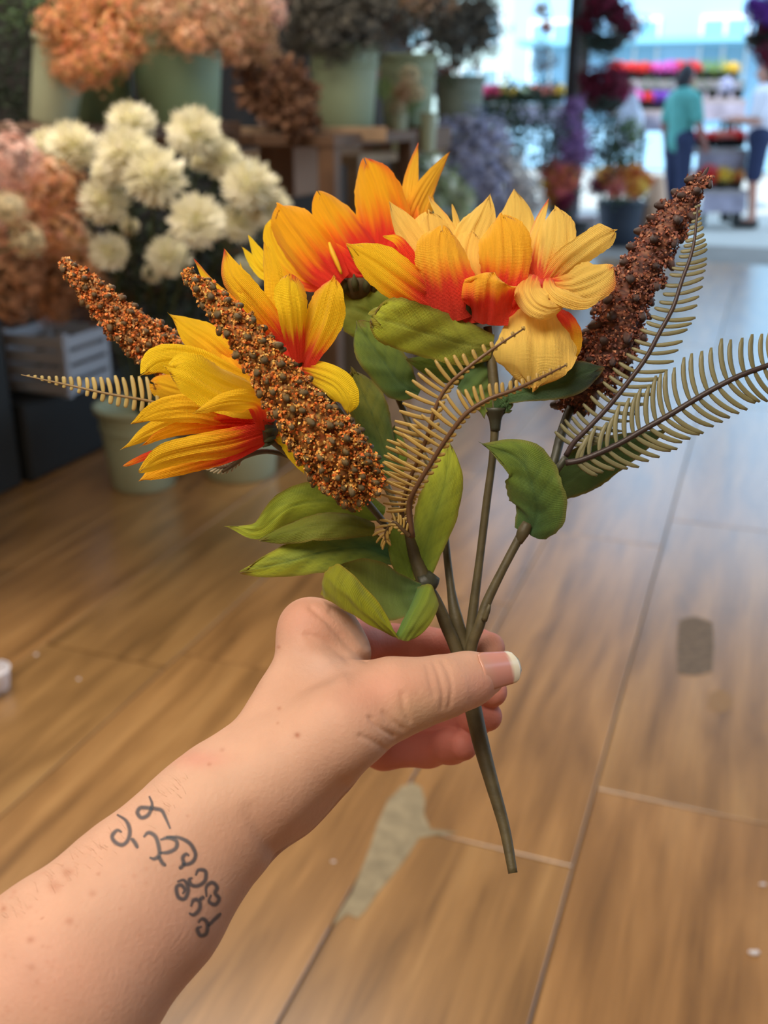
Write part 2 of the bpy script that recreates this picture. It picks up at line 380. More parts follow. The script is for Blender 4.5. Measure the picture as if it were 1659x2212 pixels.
# ================================================================ SHELVES, BUCKETS, FLOWERS OF THE SHOP
M_wood = mat('shelf_wood', S(98,70,48), rough=.7, noise=.3, nscale=9)
M_woodlt = mat('shelf_wood_pale', S(150,122,92), rough=.65, noise=.2, nscale=9)
M_green = mat('bucket_green', S(122,146,112), rough=.55, noise=.08, nscale=6)
M_green2 = mat('bucket_sage', S(136,148,116), rough=.55, noise=.08, nscale=6)
M_pale = mat('bucket_pale', S(160,166,136), rough=.5, noise=.08, nscale=6)
M_black = mat('black_plastic', S(27,28,27), rough=.6)
def fdepth(p): return float((np.asarray(p)-T3) @ (R3 @ np.array([0,0,-1.])))
def bucket(base, r, h, m, label, name='flower_bucket', group=None, tilt=None):
    R_ = r; prof = [(R_*.74,0),(R_*.78,.008),(R_*.86,h*.45),(R_*.95,h*.9),(R_*.96,h*.93),(R_*1.04,h*.935),(R_*1.05,h),(R_*.98,h),(R_*.9,h*.9),(R_*.72,.02)]
    v, f = lathe(base, prof, 30, tilt); f = f+[tuple(range(9*30, 10*30))]
    root = empty(name, base, label, 'bucket', group); mesh('body', v, f, m, root, base)
    v, f = lathe(np.asarray(base)+np.array([0,0,h*.72]), [(R_*.915,0),(R_*.945,.004),(R_*.95,.012),(R_*.92,.016)], 30); 
    if tilt is None: mesh('band', v, f, m, root, base)
    return root
def shelf(a0, a1, b0, b1, z, label, posts=True, m=None, th=.045, name='display_shelf'):
    c = shop((a0+a1)/2, (b0+b1)/2, 0); root = empty(name, c, label, 'shelf'); m = m or M_wood
    n = max(1, int(round((b1-b0)/.16)))
    for i in range(n):
        v, f = box(shop((a0+a1)/2, b0+(b1-b0)*(i+.5)/n, z-th/2), (b1-b0)/n-.006, a1-a0, th, bev=.004); mesh('shelf_board', v, f, m, root, c, smooth=False)
    if posts:
        for a_ in (a0+.04, a1-.04):
            for b_ in (b0+.04, b1-.04):
                v, f = box(shop(a_, b_, (z-th)/2), .07, .07, z-th, bev=.005); mesh('post', v, f, m, root, c, smooth=False)
        for a_ in (a0+.04, a1-.04):
            v, f = box(shop(a_, (b0+b1)/2, z*.45), b1-b0-.1, .04, .07); mesh('rail', v, f, m, root, c, smooth=False)
    return root
# prototypes of heads (unit radius meshes)
def mum_mesh(c_in, c_out, n=230, seed=1):
    r = np.random.RandomState(seed); mb = MB()
    v, f = ICO1; mb.add(np.asarray(v)*.55, f, c_in)
    for k in range(n):
        z = 1-1.72*(k+.5)/n; ph = k*2.39996+r.uniform(-.1,.1); q = math.sqrt(1-z*z); d = np.array([q*math.cos(ph), q*math.sin(ph), z]); d = unit(d+r.randn(3)*.1)
        s = unit(np.cross(d, [.1,.2,1])); u_ = np.cross(s, d); L_ = r.uniform(.82,1.08); w_ = .085; cu = unit(u_*.6+np.array([0,0,.4]))
        p0, p1, p2 = d*.45, d*L_*.8, d*L_+cu*.10
        mb.add([p0-s*w_*.6, p0+s*w_*.6, p1+s*w_, p1-s*w_, p2], [(0,1,2,3),(3,2,4)], mixc(c_in, c_out, r.uniform(.5,1)))
    return mb
def cluster_mesh(pal, n=170, seed=1, fl=.17, fill=None, squash=1.0, lump=.0):
    """many small four-petalled florets on a ball"""
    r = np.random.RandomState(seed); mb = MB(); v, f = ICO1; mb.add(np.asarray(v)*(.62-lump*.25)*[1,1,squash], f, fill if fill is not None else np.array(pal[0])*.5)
    for k in range(n):
        d = unit(r.randn(3)); p = d*r.uniform(.72,1.02)*np.array([1,1,squash])
        if lump: p = p*(1+lump*(math.sin(d[0]*5+seed)*math.cos(d[1]*6-seed)+.7*math.sin(d[2]*7+d[0]*4)))+r.randn(3)*lump*.18
        a = unit(np.cross(d, r.randn(3))); b_ = np.cross(a, d); col = np.array(pal[r.randint(len(pal))])*r.uniform(.85,1.12); s = fl*r.uniform(.7,1.2)
        for q in range(4):
            w_ = q*math.pi/2+.3; e = a*math.cos(w_)+b_*math.sin(w_); g = -a*math.sin(w_)+b_*math.cos(w_)
            mb.add([p, p+e*s*.6+g*s*.38+d*.03, p+e*s+d*.0, p+e*s*.6-g*s*.38+d*.03], [(0,1,2,3)], col)
    return mb
def leafy_mesh(pal, n=260, seed=1, ls=.22):
    r = np.random.RandomState(seed); mb = MB()
    for k in range(n):
        d = unit(r.randn(3)); p = d*r.uniform(.25,1.0)**.6; a = unit(d+r.randn(3)*.8); b_ = unit(np.cross(a, r.randn(3))); g = np.cross(a, b_); s = ls*r.uniform(.6,1.3)
        mb.add([p, p+a*s*.5+b_*s*.3+g*s*.08, p+a*s*.5-b_*s*.3+g*s*.08, p+a*s-g*s*.12, p+a*s*.5-g*s*.04], [(0,1,4),(0,4,2),(1,3,4),(4,3,2)], np.array(pal[r.randint(len(pal))])*r.uniform(.7,1.2))
    return mb
M_bloom = mat('bloom_cloth', vcol=True, rough=.85, trans=.25)
M_fol = mat('foliage_cloth', vcol=True, rough=.75, trans=.12)
def to_mesh(mb, name, m):
    me = bpy.data.meshes.new(name); me.from_pydata(np.concatenate(mb.v).tolist(), [], mb.f); c = np.ones((mb.n,4), np.float32); c[:,:3] = np.concatenate(mb.c)
    ca = me.color_attributes.new('Col', 'FLOAT_COLOR', 'POINT'); ca.data.foreach_set('color', c.ravel()); me.materials.append(m); return me
PROTO = {}
def proto(key, fn):
    if key not in PROTO: PROTO[key] = fn()
    return PROTO[key]
def G(name, *cols): return [S(*c) for c in cols]
PAL = dict(peach=G('', (240,190,142),(232,172,124),(246,206,170),(222,172,112),(236,178,150)), tan=G('', (220,184,146),(204,166,126),(232,198,166),(180,156,108),(226,170,140)), apricot=G('', (240,176,120),(232,160,104),(246,196,150),(214,164,100),(240,160,130),(150,130,60)),
  pink=G('', (246,206,190),(240,194,176),(248,216,202)), brown=G('', (186,140,104),(200,152,114),(160,116,84)), grey=G('', (98,96,88),(114,110,98),(84,82,76),(130,124,110)),
  lav=G('', (206,210,238),(190,196,230),(224,226,242),(170,176,210)), pale=G('', (196,206,170),(210,214,186),(170,186,140)), white=G('', (226,226,226),(210,206,206),(236,232,226)),
  purple=G('', (176,140,200),(196,156,214),(150,116,176)), coral=G('', (226,130,110),(216,110,120),(236,150,100)), burg=G('', (120,36,64),(100,30,56),(150,46,80)),
  orange=G('', (226,130,60),(236,160,60),(200,90,50),(240,190,80)), red=G('', (236,40,40),(220,30,60),(246,90,60)), magenta=G('', (246,40,110),(230,60,140)),
  hotpink=G('', (246,110,190),(236,80,160),(200,120,230)), yellow=G('', (246,206,70),(240,190,50),(250,224,120)), cream=G('', (236,222,184),(224,206,164)), violet=G('', (120,70,180),(150,90,210)))
LEAFP = dict(dark=G('', (38,52,34),(52,66,42),(30,40,28)), mid=G('', (70,96,60),(86,110,70),(54,78,50)), lime=G('', (130,160,70),(150,180,80),(110,140,60)), blue=G('', (60,86,80),(76,100,92)), rust=G('', (130,90,64),(104,70,50),(150,110,80)))
def bunch(name, label, cat, heads, foliage=(), root_px=None, root_w=None, key='peach', kind='cluster', leaf='dark', group=None, stems=True, var=3, ls=.22, up=(0,0,1)):
    """heads/foliage: (px, py, Y, radius_px[, palette])"""
    if root_w is None: root_w = at_dist(*root_px)
    root_w = np.asarray(root_w, float); root = empty(name, root_w, label, cat, group); rr = random.Random(hash(label) % 9999 if False else sum(map(ord, label)))
    st = MB()
    for h in heads:
        pal = h[4] if len(h) > 4 else key; p = at_dist(*h[:3]); R = h[3]*fdepth(p)/FPX
        if kind == 'mum': me = proto(('mum', pal, rr.randrange(var)), lambda: to_mesh(mum_mesh(S(226,220,170), S(246,240,220), seed=rr.randrange(99)), 'bloom', M_bloom))
        else:
            sd = rr.randrange(var); me = proto(('cl', pal, sd), lambda: to_mesh(cluster_mesh(PAL[pal], seed=sd+1, **(dict(n=430, fl=.12, lump=.42) if pal in ('apricot','tan','grey') else dict(n=230, fl=.15, lump=.2) if pal in ('peach','brown','pink','lav','white','purple') else {})), 'bloom', M_bloom))
        o = bpy.data.objects.new('bloom', me); COL.objects.link(o); o.parent = root
        z = Vector(unit(p-root_w+np.array([0,0,.2])+np.array([0,-.25,0]))); q = z.to_track_quat('Z', 'Y')
        o.matrix_local = Matrix.LocRotScale(Vector(p-root_w), q, Vector((R, R, R*(.82 if kind == 'mum' else .95)))) @ Matrix.Rotation(rr.random()*6, 4, 'Z')
        if stems:
            mid = (p*.55+root_w*.45)+np.array([0,0,.02]); v, f = tube([root_w, mid, p], [.004,.0035,.003], 5, n=6); st.add(v, f, S(70,84,46))
    if stems and st.n: st.obj('stems', M_fol, root, root_w)
    if foliage:
        for h in foliage:
            lf = h[4] if len(h) > 4 else leaf; p = at_dist(*h[:3]); R = h[3]*fdepth(p)/FPX; sd = rr.randrange(2)
            me = proto(('lf', lf, sd, ls), lambda: to_mesh(leafy_mesh(LEAFP[lf], seed=sd+3, ls=ls), 'foliage', M_fol))
            o = bpy.data.objects.new('foliage', me); COL.objects.link(o); o.parent = root; o['kind'] = 'stuff'
            o.matrix_local = Matrix.LocRotScale(Vector(p-root_w), Matrix.Rotation(rr.random()*6, 3, 'Z').to_quaternion(), Vector((R, R, R)))
    return root

# --- floor level, left
bA = floor_pt(312, 1046); bucket(bA, .145, .30, M_pale, 'pale green bucket on the floor, left one of two at the shelf foot')
bB = floor_pt(520, 1022); bucket(bB, .165, .30, M_pale, 'pale green bucket on the floor, right one of two at the shelf foot')
v, f = box(shop(2.18, -2.70, .31), .62, 1.22, .62, bev=.012)
blk = mesh('black_bin', v, f, M_black, None, shop(2.18,-2.70,0), smooth=False); tag(blk, 'large black plastic bin standing on the floor at the left edge', 'bin')
# white slatted crate on the lower shelf
v, f = box(shop(3.23, -2.66, .145), .58, .84, .288, bev=.01)
o = mesh('plinth', v, f, M_black, None, shop(3.23,-2.66,0), smooth=False); tag(o, 'low black plinth on the floor behind the buckets, holding the white crate', 'plinth')
cc0 = at_dist(128, 806, 3.72); cc0[2] = .29; cr = empty('white_crate', cc0, 'small white slatted crate on the low shelf behind the fern', 'crate')
mwh = mat('white_paintwood', S(176,178,184), .6)
for k in range(4):
    for s_ in (-1, 1):
        v, f = box(cc0+np.array([0,0,.03+k*.055])-SA*.13*s_, .27, .012, .042, bev=.002); mesh('slat', v, f, mwh, cr, cc0, smooth=False)
        v, f = box(cc0+np.array([0,0,.03+k*.055])-SB*.135*s_, .012, .25, .042, bev=.002); mesh('slat', v, f, mwh, cr, cc0, smooth=False)
for s1 in (-1,1):
    for s2 in (-1,1):
        v, f = box(cc0+np.array([0,0,.115])+SA*.12*s1+SB*.125*s2, .025, .025, .23); mesh('corner_post', v, f, mwh, cr, cc0, smooth=False)
v, f = box(cc0+np.array([0,0,.01]), .25, .24, .015); mesh('bottom', v, f, mwh, cr, cc0, smooth=False)
# --- cream pompons and peach hydrangeas
Ym = 2.75
bunch('chrysanthemum_bunch', 'bunch of cream pompon chrysanthemums with dark leaves, left of the held flowers', 'flowers',
      [(285,268,2.85,58),(155,318,2.7,64),(100,312,2.75,42),(420,288,2.75,66),(275,335,2.6,72),(335,380,2.55,74),(240,370,2.65,46),(225,435,2.65,60),(480,345,2.8,52),(540,400,2.7,66),(575,445,2.75,56),(425,478,2.5,66),(515,480,2.8,50),(235,545,2.65,46),(165,520,2.75,40),(365,555,2.7,52),(280,490,2.8,24),(530,590,2.8,40),(330,590,2.85,26),(430,350,2.85,26)],
      [(330,450,2.9,110),(430,420,2.95,100),(260,560,2.95,90),(400,580,2.95,110),(500,540,2.95,90),(300,640,3.0,90),(420,660,3.0,80),(160,440,3.0,60)], root_w=bA+np.array([.02,-.02,.2]), kind='mum', key='cream', leaf='dark')
bunch('hydrangea_bunch', 'bunch of peach and pink hydrangeas standing in the black bin at the left edge', 'flowers',
      [(30,350,2.5,66,'pink'),(-30,420,2.5,70,'pink'),(100,400,2.6,62,'peach'),(165,420,2.75,50,'peach'),(60,480,2.6,66,'peach'),(130,500,2.65,60,'peach'),(20,450,2.42,40,'cream'),(60,520,2.45,40,'cream'),(170,560,2.75,48,'peach'),(40,580,2.6,66,'brown'),(120,600,2.7,60,'brown'),(200,620,2.85,44,'brown'),(-20,540,2.6,60,'tan'),(20,650,2.6,50,'brown'),(110,660,2.75,44,'brown'),(-30,620,2.6,60,'brown')],
      [(40,420,2.8,90,'dark'),(120,580,2.9,90,'rust'),(0,600,2.8,80,'rust'),(200,640,3.0,60,'rust')], root_w=shop(2.25,-2.6,.6), key='peach')
# --- upper shelf with the big bucket
zA = at_dist(385, 268, 3.5)[2]
shelf(1.9, 3.70, -2.85, -1.92, zA, 'upper dark shelf carrying the big green bucket of peach blossom')
def on_shelf(px, py, Y, z): p = at_dist(px, py, Y); p[2] = z; return p
bucket(on_shelf(392,268,3.5,zA), .155, .30, M_green, 'large sage green bucket full of peach blossom, on the upper shelf')
bunch('blossom_bunch', 'wide bunch of tan and peach blossom overflowing the large sage green bucket', 'flowers',
      [(300,20,3.4,56,'tan'),(360,50,3.3,50,'tan'),(420,20,3.3,60,'tan'),(470,60,3.3,52,'tan'),(530,20,3.4,60,'tan'),(560,70,3.4,40,'tan'),(340,-20,3.4,60,'peach'),(500,100,3.3,30,'peach'),(410,80,3.2,38,'peach'),(590,20,3.5,34,'pink'),(570,110,3.45,30,'tan')],
      [(420,20,3.6,110,'rust'),(330,60,3.6,50,'dark')], root_w=on_shelf(392,200,3.5,zA+.15), key='tan')
bunch('blossom_bunch', 'bright orange peach blossom drooping left of the large sage green bucket', 'flowers',
      [(130,60,3.2,48),(150,110,3.2,44),(190,40,3.2,50),(230,90,3.15,56),(170,150,3.15,40),(215,140,3.1,44),(270,50,3.2,50),(250,130,3.1,34),(135,150,3.2,30),(290,100,3.2,32),(240,0,3.2,50),(160,0,3.3,44)],
      [(200,60,3.4,90,'dark'),(220,110,3.4,60,'lime')], root_w=on_shelf(215,225,3.5,zA+.1), key='apricot')
bucket(on_shelf(225,262,3.55,zA), .115, .22, M_green, 'shaded green bucket beside the large one, under the orange blossom')
Rt = Matrix.Rotation(math.radians(14), 3, 'Y')
bucket(on_shelf(112,262,3.3,zA), .085, .24, M_pale, 'narrow pale bucket leaning at the far left of the upper shelf', tilt=np.array(Rt))
bunch('leaf_spray', 'dark green leaves in the top left corner', 'foliage', [], [(60,20,3.3,70,'mid'),(20,60,3.4,60,'dark'),(120,-10,3.5,60,'mid'),(30,170,3.7,70,'dark'),(10,240,3.7,60,'dark')], root_w=on_shelf(95,262,3.34,zA+.05), stems=False)
# --- receding shelf with three buckets and dried flowers
zB = at_dist(750, 282, 4.9)[2]
shelf(3.75, 4.75, -2.6, at_dist(836,290,4.6)@SB, zB, 'dark shelf with a pale front board, right of the big bucket', m=M_wood)
q0, q1 = at_dist(482,290,4.35), at_dist(836,290,4.35); cmid = (q0+q1)/2; Lq = np.linalg.norm(q1-q0)
v, f = box(cmid, Lq, .03, .055, axes=np.array([unit(q1-q0), unit(np.cross([0,0,1], unit(q1-q0))), [0,0,1]]), bev=.004)
o = mesh('pale_board', v, f, M_woodlt, None, cmid, smooth=False); tag(o, 'pale board lying across the front of the shelf', 'board')
bucket(on_shelf(745,282,5.0,zB), .165, .36, M_green2, 'sage bucket of dried dark flowers with the pale board in front')
bunch('dried_bunch', 'dark dried flower bunch spilling over the middle sage bucket', 'flowers', [(650,40,4.9,60,'grey'),(710,70,4.8,60,'grey'),(770,50,4.8,64,'grey'),(830,20,4.9,60,'grey'),(690,0,4.9,60,'grey'),(760,-10,4.9,60,'grey'),(640,100,5.0,34,'grey'),(800,100,5.0,30,'grey')], [(740,40,5.2,110,'rust')], root_w=on_shelf(745,200,5.0,zB+.2), key='grey')
shelf(4.9, 7.6, -2.7, at_dist(800,331,5.45)@SB+.02, at_dist(800,331,5.45)[2], 'long shelf receding towards the street, under the beige flowers', m=M_woodlt, th=.05)
zC = at_dist(800,331,5.45)[2]
pC = at_dist(880, 205, 6.0); bucket(np.array([pC[0],pC[1],zC+.12]), .165, .36, M_green2, 'sage bucket raised behind the beige flowers, near the shop front')
v, f = box(np.array([pC[0],pC[1],zC+.06]), .4, .4, .119, bev=.01); o = mesh('wooden_riser', v, f, M_wood, None, np.array([pC[0],pC[1],zC]), smooth=False); tag(o, 'dark wooden box raising the sage bucket', 'box')
pD = at_dist(992, 250, 6.9); bucket(np.array([pD[0],pD[1],zC]), .16, .40, mat('bucket_grey', S(118,128,112), .6), 'greyish bucket at the end of the long shelf')
bunch('dried_bunch', 'dark grey dried bunch with tan tips, nearest the street opening', 'flowers', [(860,40,6.1,50,'grey'),(920,20,6.1,60,'grey'),(960,60,6.4,54,'grey'),(1010,30,6.6,60,'grey'),(1040,70,6.7,46,'grey'),(900,0,6.0,40,'tan'),(840,10,6.0,36,'tan'),(950,-5,6.2,40,'tan'),(990,100,6.6,40,'grey'),(1050,20,6.7,36,'grey')], [(960,50,6.9,110,'rust')], root_w=np.array([pD[0],pD[1],zC+.25]), key='grey')
bunch('magnolia_spray', 'brown dried magnolia leaves hanging over the shelf edge', 'foliage', [], [(620,170,4.2,40,'rust'),(640,210,4.2,44,'rust'),(600,240,4.2,34,'rust'),(650,255,4.1,34,'rust'),(560,200,4.3,40,'rust'),(640,285,4.1,24,'rust'),(540,110,4.3,50,'rust')], root_w=on_shelf(620,280,4.35,zB+.03), stems=False, ls=.55)
bunch('beige_flower_bunch', 'small beige and pale orange flowers on the long shelf', 'flowers', [(885,165,5.7,26,'cream'),(870,200,5.7,24,'tan'),(900,200,5.7,22,'cream'),(860,235,5.7,20,'cream')], [(880,215,5.8,30,'lime')], root_w=on_shelf(880,300,5.8,zC), key='cream')
bunch('pink_flower_bunch', 'small pink flowers in shade behind the middle bucket', 'flowers', [(800,160,5.6,20,'coral'),(785,190,5.6,18,'coral'),(805,185,5.6,14,'burg')], [(828,190,5.5,22,'lime')], root_w=on_shelf(815,300,5.6,zC), key='coral')
for i, (x, w_) in enumerate([(862,.09),(925,.09)]):
    p = on_shelf(x, 300, 5.6, zC); bucket(p, w_*.5, .19, M_pale, ['slim beige vase, left of two on the long shelf', 'slim beige vase, right of two on the long shelf'][i], name='vase')
# --- cartons under the shelf
p = at_dist(628, 345, 4.9); v, f = box(p, .17, .3, .30, bev=.004); o = mesh('carton', v, f, mat('cardboard', S(150,116,92), .85), None, p, smooth=False); tag(o, 'brown cardboard carton under the shelf behind the orange flower', 'carton')
p = floor_pt(745, 850); p[2] = .22; v, f = box(p+SA*.2, .42, .4, .44, bev=.008); o = mesh('storage_box', v, f, mat('box_grey', S(118,106,88), .8), None, p, smooth=False); tag(o, 'grey beige storage box on the floor behind the leaves', 'box')
# --- lavender, pale green and purple flowers by the opening
pl = floor_pt(1060, 560)
pl = at_dist(1040, 520, 7.0); pl[2] = .0; bucket(pl, .17, .40, M_black, 'black bucket on the floor holding the lavender bunch')
bunch('lavender_bunch', 'big loose bunch of lavender blue and white flowers near the shop opening', 'flowers', [(1010,270,6.8,44),(960,290,6.8,40),(1060,300,6.8,46),(1030,340,6.7,50),(1090,350,6.8,46,'white'),(1120,400,6.8,46,'white'),(1060,400,6.7,50),(990,350,6.7,40),(1140,440,6.8,44,'white'),(1080,450,6.8,40),(1000,230,6.9,36),(1010,400,6.7,36),(965,235,6.9,26,'lav'),(950,190,7.0,26,'lav'),(965,160,7.0,24,'coral'),(945,160,7.0,20,'lav')], [(1040,330,7.0,90,'blue'),(1080,420,7.0,80,'blue')], root_w=pl+np.array([0,0,.3]), key='lav', leaf='blue')
pg = at_dist(930, 520, 6.3); pg[2] = 0; bucket(pg, .16, .38, M_black, 'black bucket on the floor holding the pale green bunch')
bunch('white_green_bunch', 'pale greenish white flower bunch behind the top orange flower', 'flowers', [(900,360,6.2,40,'pale'),(950,400,6.2,50,'pale'),(880,410,6.2,36,'pale'),(990,430,6.2,40,'pale'),(930,450,6.1,40,'pale'),(990,470,6.1,36,'pale')], [(930,410,6.4,70,'lime')], root_w=pg+np.array([0,0,.3]), key='pale')
pq = at_dist(1110, 500, 8.0); pq[2] = 0; bucket(pq, .17, .4, M_black, 'black bucket on the floor holding the green foliage')
bunch('foliage_bunch', 'tall dusty green foliage left of the black pole', 'foliage', [], [(1100,220,7.9,50,'mid'),(1150,240,7.9,54,'blue'),(1090,280,7.9,60,'mid'),(1150,310,7.9,60,'blue'),(1180,200,7.9,36,'mid'),(1190,280,7.9,44,'blue'),(1070,220,7.9,30,'mid')], root_w=pq+np.array([0,0,.3]), stems=False)
pp = at_dist(1225, 500, 8.6); pp[2] = 0; bucket(pp, .18, .4, M_black, 'black bucket on the floor holding the purple and coral flowers')
bunch('purple_flower_bunch', 'column of purple flowers above coral and yellow ones, by the pole', 'flowers', [(1240,230,8.5,24,'purple'),(1220,265,8.5,28,'purple'),(1245,290,8.5,34,'purple'),(1225,320,8.5,36,'purple'),(1255,335,8.5,28,'purple'),(1190,370,8.5,32,'coral'),(1225,380,8.5,36,'coral'),(1200,410,8.5,32,'coral'),(1175,400,8.5,20,'yellow'),(1190,430,8.5,20,'yellow'),(1215,430,8.5,30,'burg')], [(1225,340,8.7,60,'blue'),(1210,420,8.7,50,'blue')], root_w=pp+np.array([0,0,.3]), key='purple', leaf='blue')
# --- the black pole of the shop front
pb = shop(9.5, 0, 0); po = at_dist(1226, 300, 9.3); po[2] = 0
root = empty('front_pole', po, 'dark steel pole of the shop front', 'pole')
v, f = box(po+np.array([0,0,1.55]), .075, .10, 3.09, bev=.006); mesh('post', v, f, mat('steel_dark', S(40,46,58), .45), root, po, smooth=False)
v, f = box(po+SB*.092+np.array([0,0,1.55]), .095, .06, 3.09, bev=.004); mesh('rail', v, f, mat('steel_grey', S(140,146,160), .4), root, po, smooth=False)
v, f = box(po+SB*.02+np.array([0,0,.02]), .24, .2, .04, bev=.006); mesh('foot_plate', v, f, M_black, root, po, smooth=False)
# --- hanging baskets and planters at the opening
def hanging(label, px, py, Y, rpx, heads, key, ztop=3.1, group=None):
    p = at_dist(px, py, Y); R = rpx*fdepth(p)/FPX; root = empty('hanging_basket', p, label, 'hanging basket', group)
    v, f = lathe(p-np.array([0,0,R*.8]), [(R*.25,0),(R*.55,R*.1),(R*.8,R*.45),(R*.86,R*.5),(R*.8,R*.52)], 20); mesh('basket', v, f, M_black, root, p)
    for k in range(3):
        w_ = k*2.09; v, f = tube([p+np.array([R*.8*math.cos(w_), R*.8*math.sin(w_), -R*.3]), p+np.array([0,0,R*2.0])], [.004,.004], 5); mesh('chain', v, f, M_black, root, p)
    if p[2]+R*2 < ztop: v, f = tube([p+np.array([0,0,R*2.0]), np.array([p[0],p[1],ztop])], [.005,.005], 5); mesh('chain', v, f, M_black, root, p)
    rr = random.Random(int(px))
    for x, y, r_, k_ in heads:
        q = at_dist(x, y, Y+rr.uniform(-.15,.15)); Rq = r_*fdepth(q)/FPX; leafk = k_ in LEAFP
        me = proto(('lf',k_,0,.22), lambda: to_mesh(leafy_mesh(LEAFP[k_], seed=3), 'foliage', M_fol)) if leafk else proto(('cl',k_,0), lambda: to_mesh(cluster_mesh(PAL[k_], seed=1), 'bloom', M_bloom))
        o = bpy.data.objects.new('foliage' if leafk else 'bloom', me); COL.objects.link(o); o.parent = root; o.matrix_local = Matrix.LocRotScale(Vector(q-p), Matrix.Rotation(rr.random()*6, 3, 'Z').to_quaternion(), Vector((Rq,)*3))
        if leafk: o['kind'] = 'stuff'
    return root
hanging('upper hanging basket of burgundy flowers right of the pole', 1310, 60, 9.15, 60, [(1290,20,40,'burg'),(1330,30,44,'burg'),(1270,60,34,'burg'),(1310,60,40,'blue'),(1350,60,36,'burg'),(1310,95,34,'blue'),(1385,50,20,'blue'),(1300,0,40,'burg'),(1280,100,30,'blue')], 'burg')
hanging('middle hanging basket of burgundy flowers below the first, right of the pole', 1308, 200, 9.15, 48, [(1280,175,34,'burg'),(1320,170,38,'burg'),(1345,195,28,'burg'),(1285,210,34,'burg'),(1320,210,36,'burg'),(1310,235,34,'blue'),(1275,240,26,'blue')], 'burg', ztop=at_dist(1308,112,9.15)[2])
hanging('hanging basket of purple trailing flowers at the right edge', 1650, 60, 9.0, 50, [(1640,20,34,'violet'),(1660,60,44,'burg'),(1640,90,28,'burg'),(1655,120,30,'burg'),(1625,10,20,'violet'),(1680,20,40,'violet')], 'burg')
hanging('trailing rust coloured blossom hanging left of the pole', 1180, 30, 9.3, 14, [(1168,20,16,'tan'),(1180,60,15,'coral'),(1170,100,18,'rust'),(1182,130,24,'rust'),(1165,140,22,'rust')], 'tan')
pk = floor_pt(1335, 528); bucket(pk, .24, .42, mat('planter_dark', S(44,52,66), .6), 'large dark planter with orange flowers at the shop opening', name='planter')
bunch('orange_flower_bunch', 'orange and rust flowers filling the large dark planter', 'flowers', [(1290,400,10.2,24,'burg'),(1310,385,10.2,26,'orange'),(1340,380,10.2,28,'orange'),(1370,375,10.2,28,'orange'),(1395,390,10.2,22,'orange'),(1330,405,10.1,26,'coral'),(1365,405,10.1,26,'orange'),(1300,375,10.3,16,'yellow'),(1385,405,10.1,18,'yellow')], [(1340,400,10.4,60,'mid')], root_w=pk+np.array([0,0,.35]), key='orange')
pd = at_dist(1320, 430, 9.8); pd[2] = 0
bunch('shrub', 'round dark green shrub under the middle hanging basket', 'shrub', [], [(1320,290,9.8,50,'blue'),(1290,310,9.8,44,'dark'),(1350,310,9.8,46,'mid'),(1320,340,9.8,44,'dark'),(1365,280,9.8,26,'lime')], root_w=pk+SA*.25+np.array([0,0,.1]), stems=False)
# white carrier bag and pale things at the opening
p = at_dist(1362, 262, 10.6); bmb = bmesh.new(); bmesh.ops.create_icosphere(bmb, subdivisions=3, radius=1)
bv = np.array([q.co[:] for q in bmb.verts]); bf = [[q.index for q in g.verts] for g in bmb.faces]; bmb.free()
bv = bv*[.13,.10,.27]; bv[:,0] *= 1-.5*np.clip(bv[:,2]/.27, 0, 1); bv += .012*np.sin(bv[:, [1,2,0]]*60)
o = mesh('carrier_bag', bv+p, bf, mat('bag_white', S(226,232,244), .5, trans=.3), None, p); tag(o, 'white plastic carrier bag hanging beside the burgundy basket', 'bag')
pt = floor_pt(1408, 525); v, f = lathe(pt, [(.16,0),(.16,.02),(.13,.3),(.07,.62),(.02,.66)], 16); o = mesh('paper_cone', v, f, mat('kraft_paper', S(206,168,140), .8), None, pt); tag(o, 'tan paper wrapped cone standing beside the dark planter', 'paper cone')
pt = floor_pt(1268, 520); v, f = box(pt+np.array([0,0,.13]), .18, .18, .26, bev=.01); o = mesh('white_tub', v, f, mat('tub_white', S(206,190,190), .6), None, pt, smooth=False); tag(o, 'small pale tub on the floor left of the dark planter', 'tub')

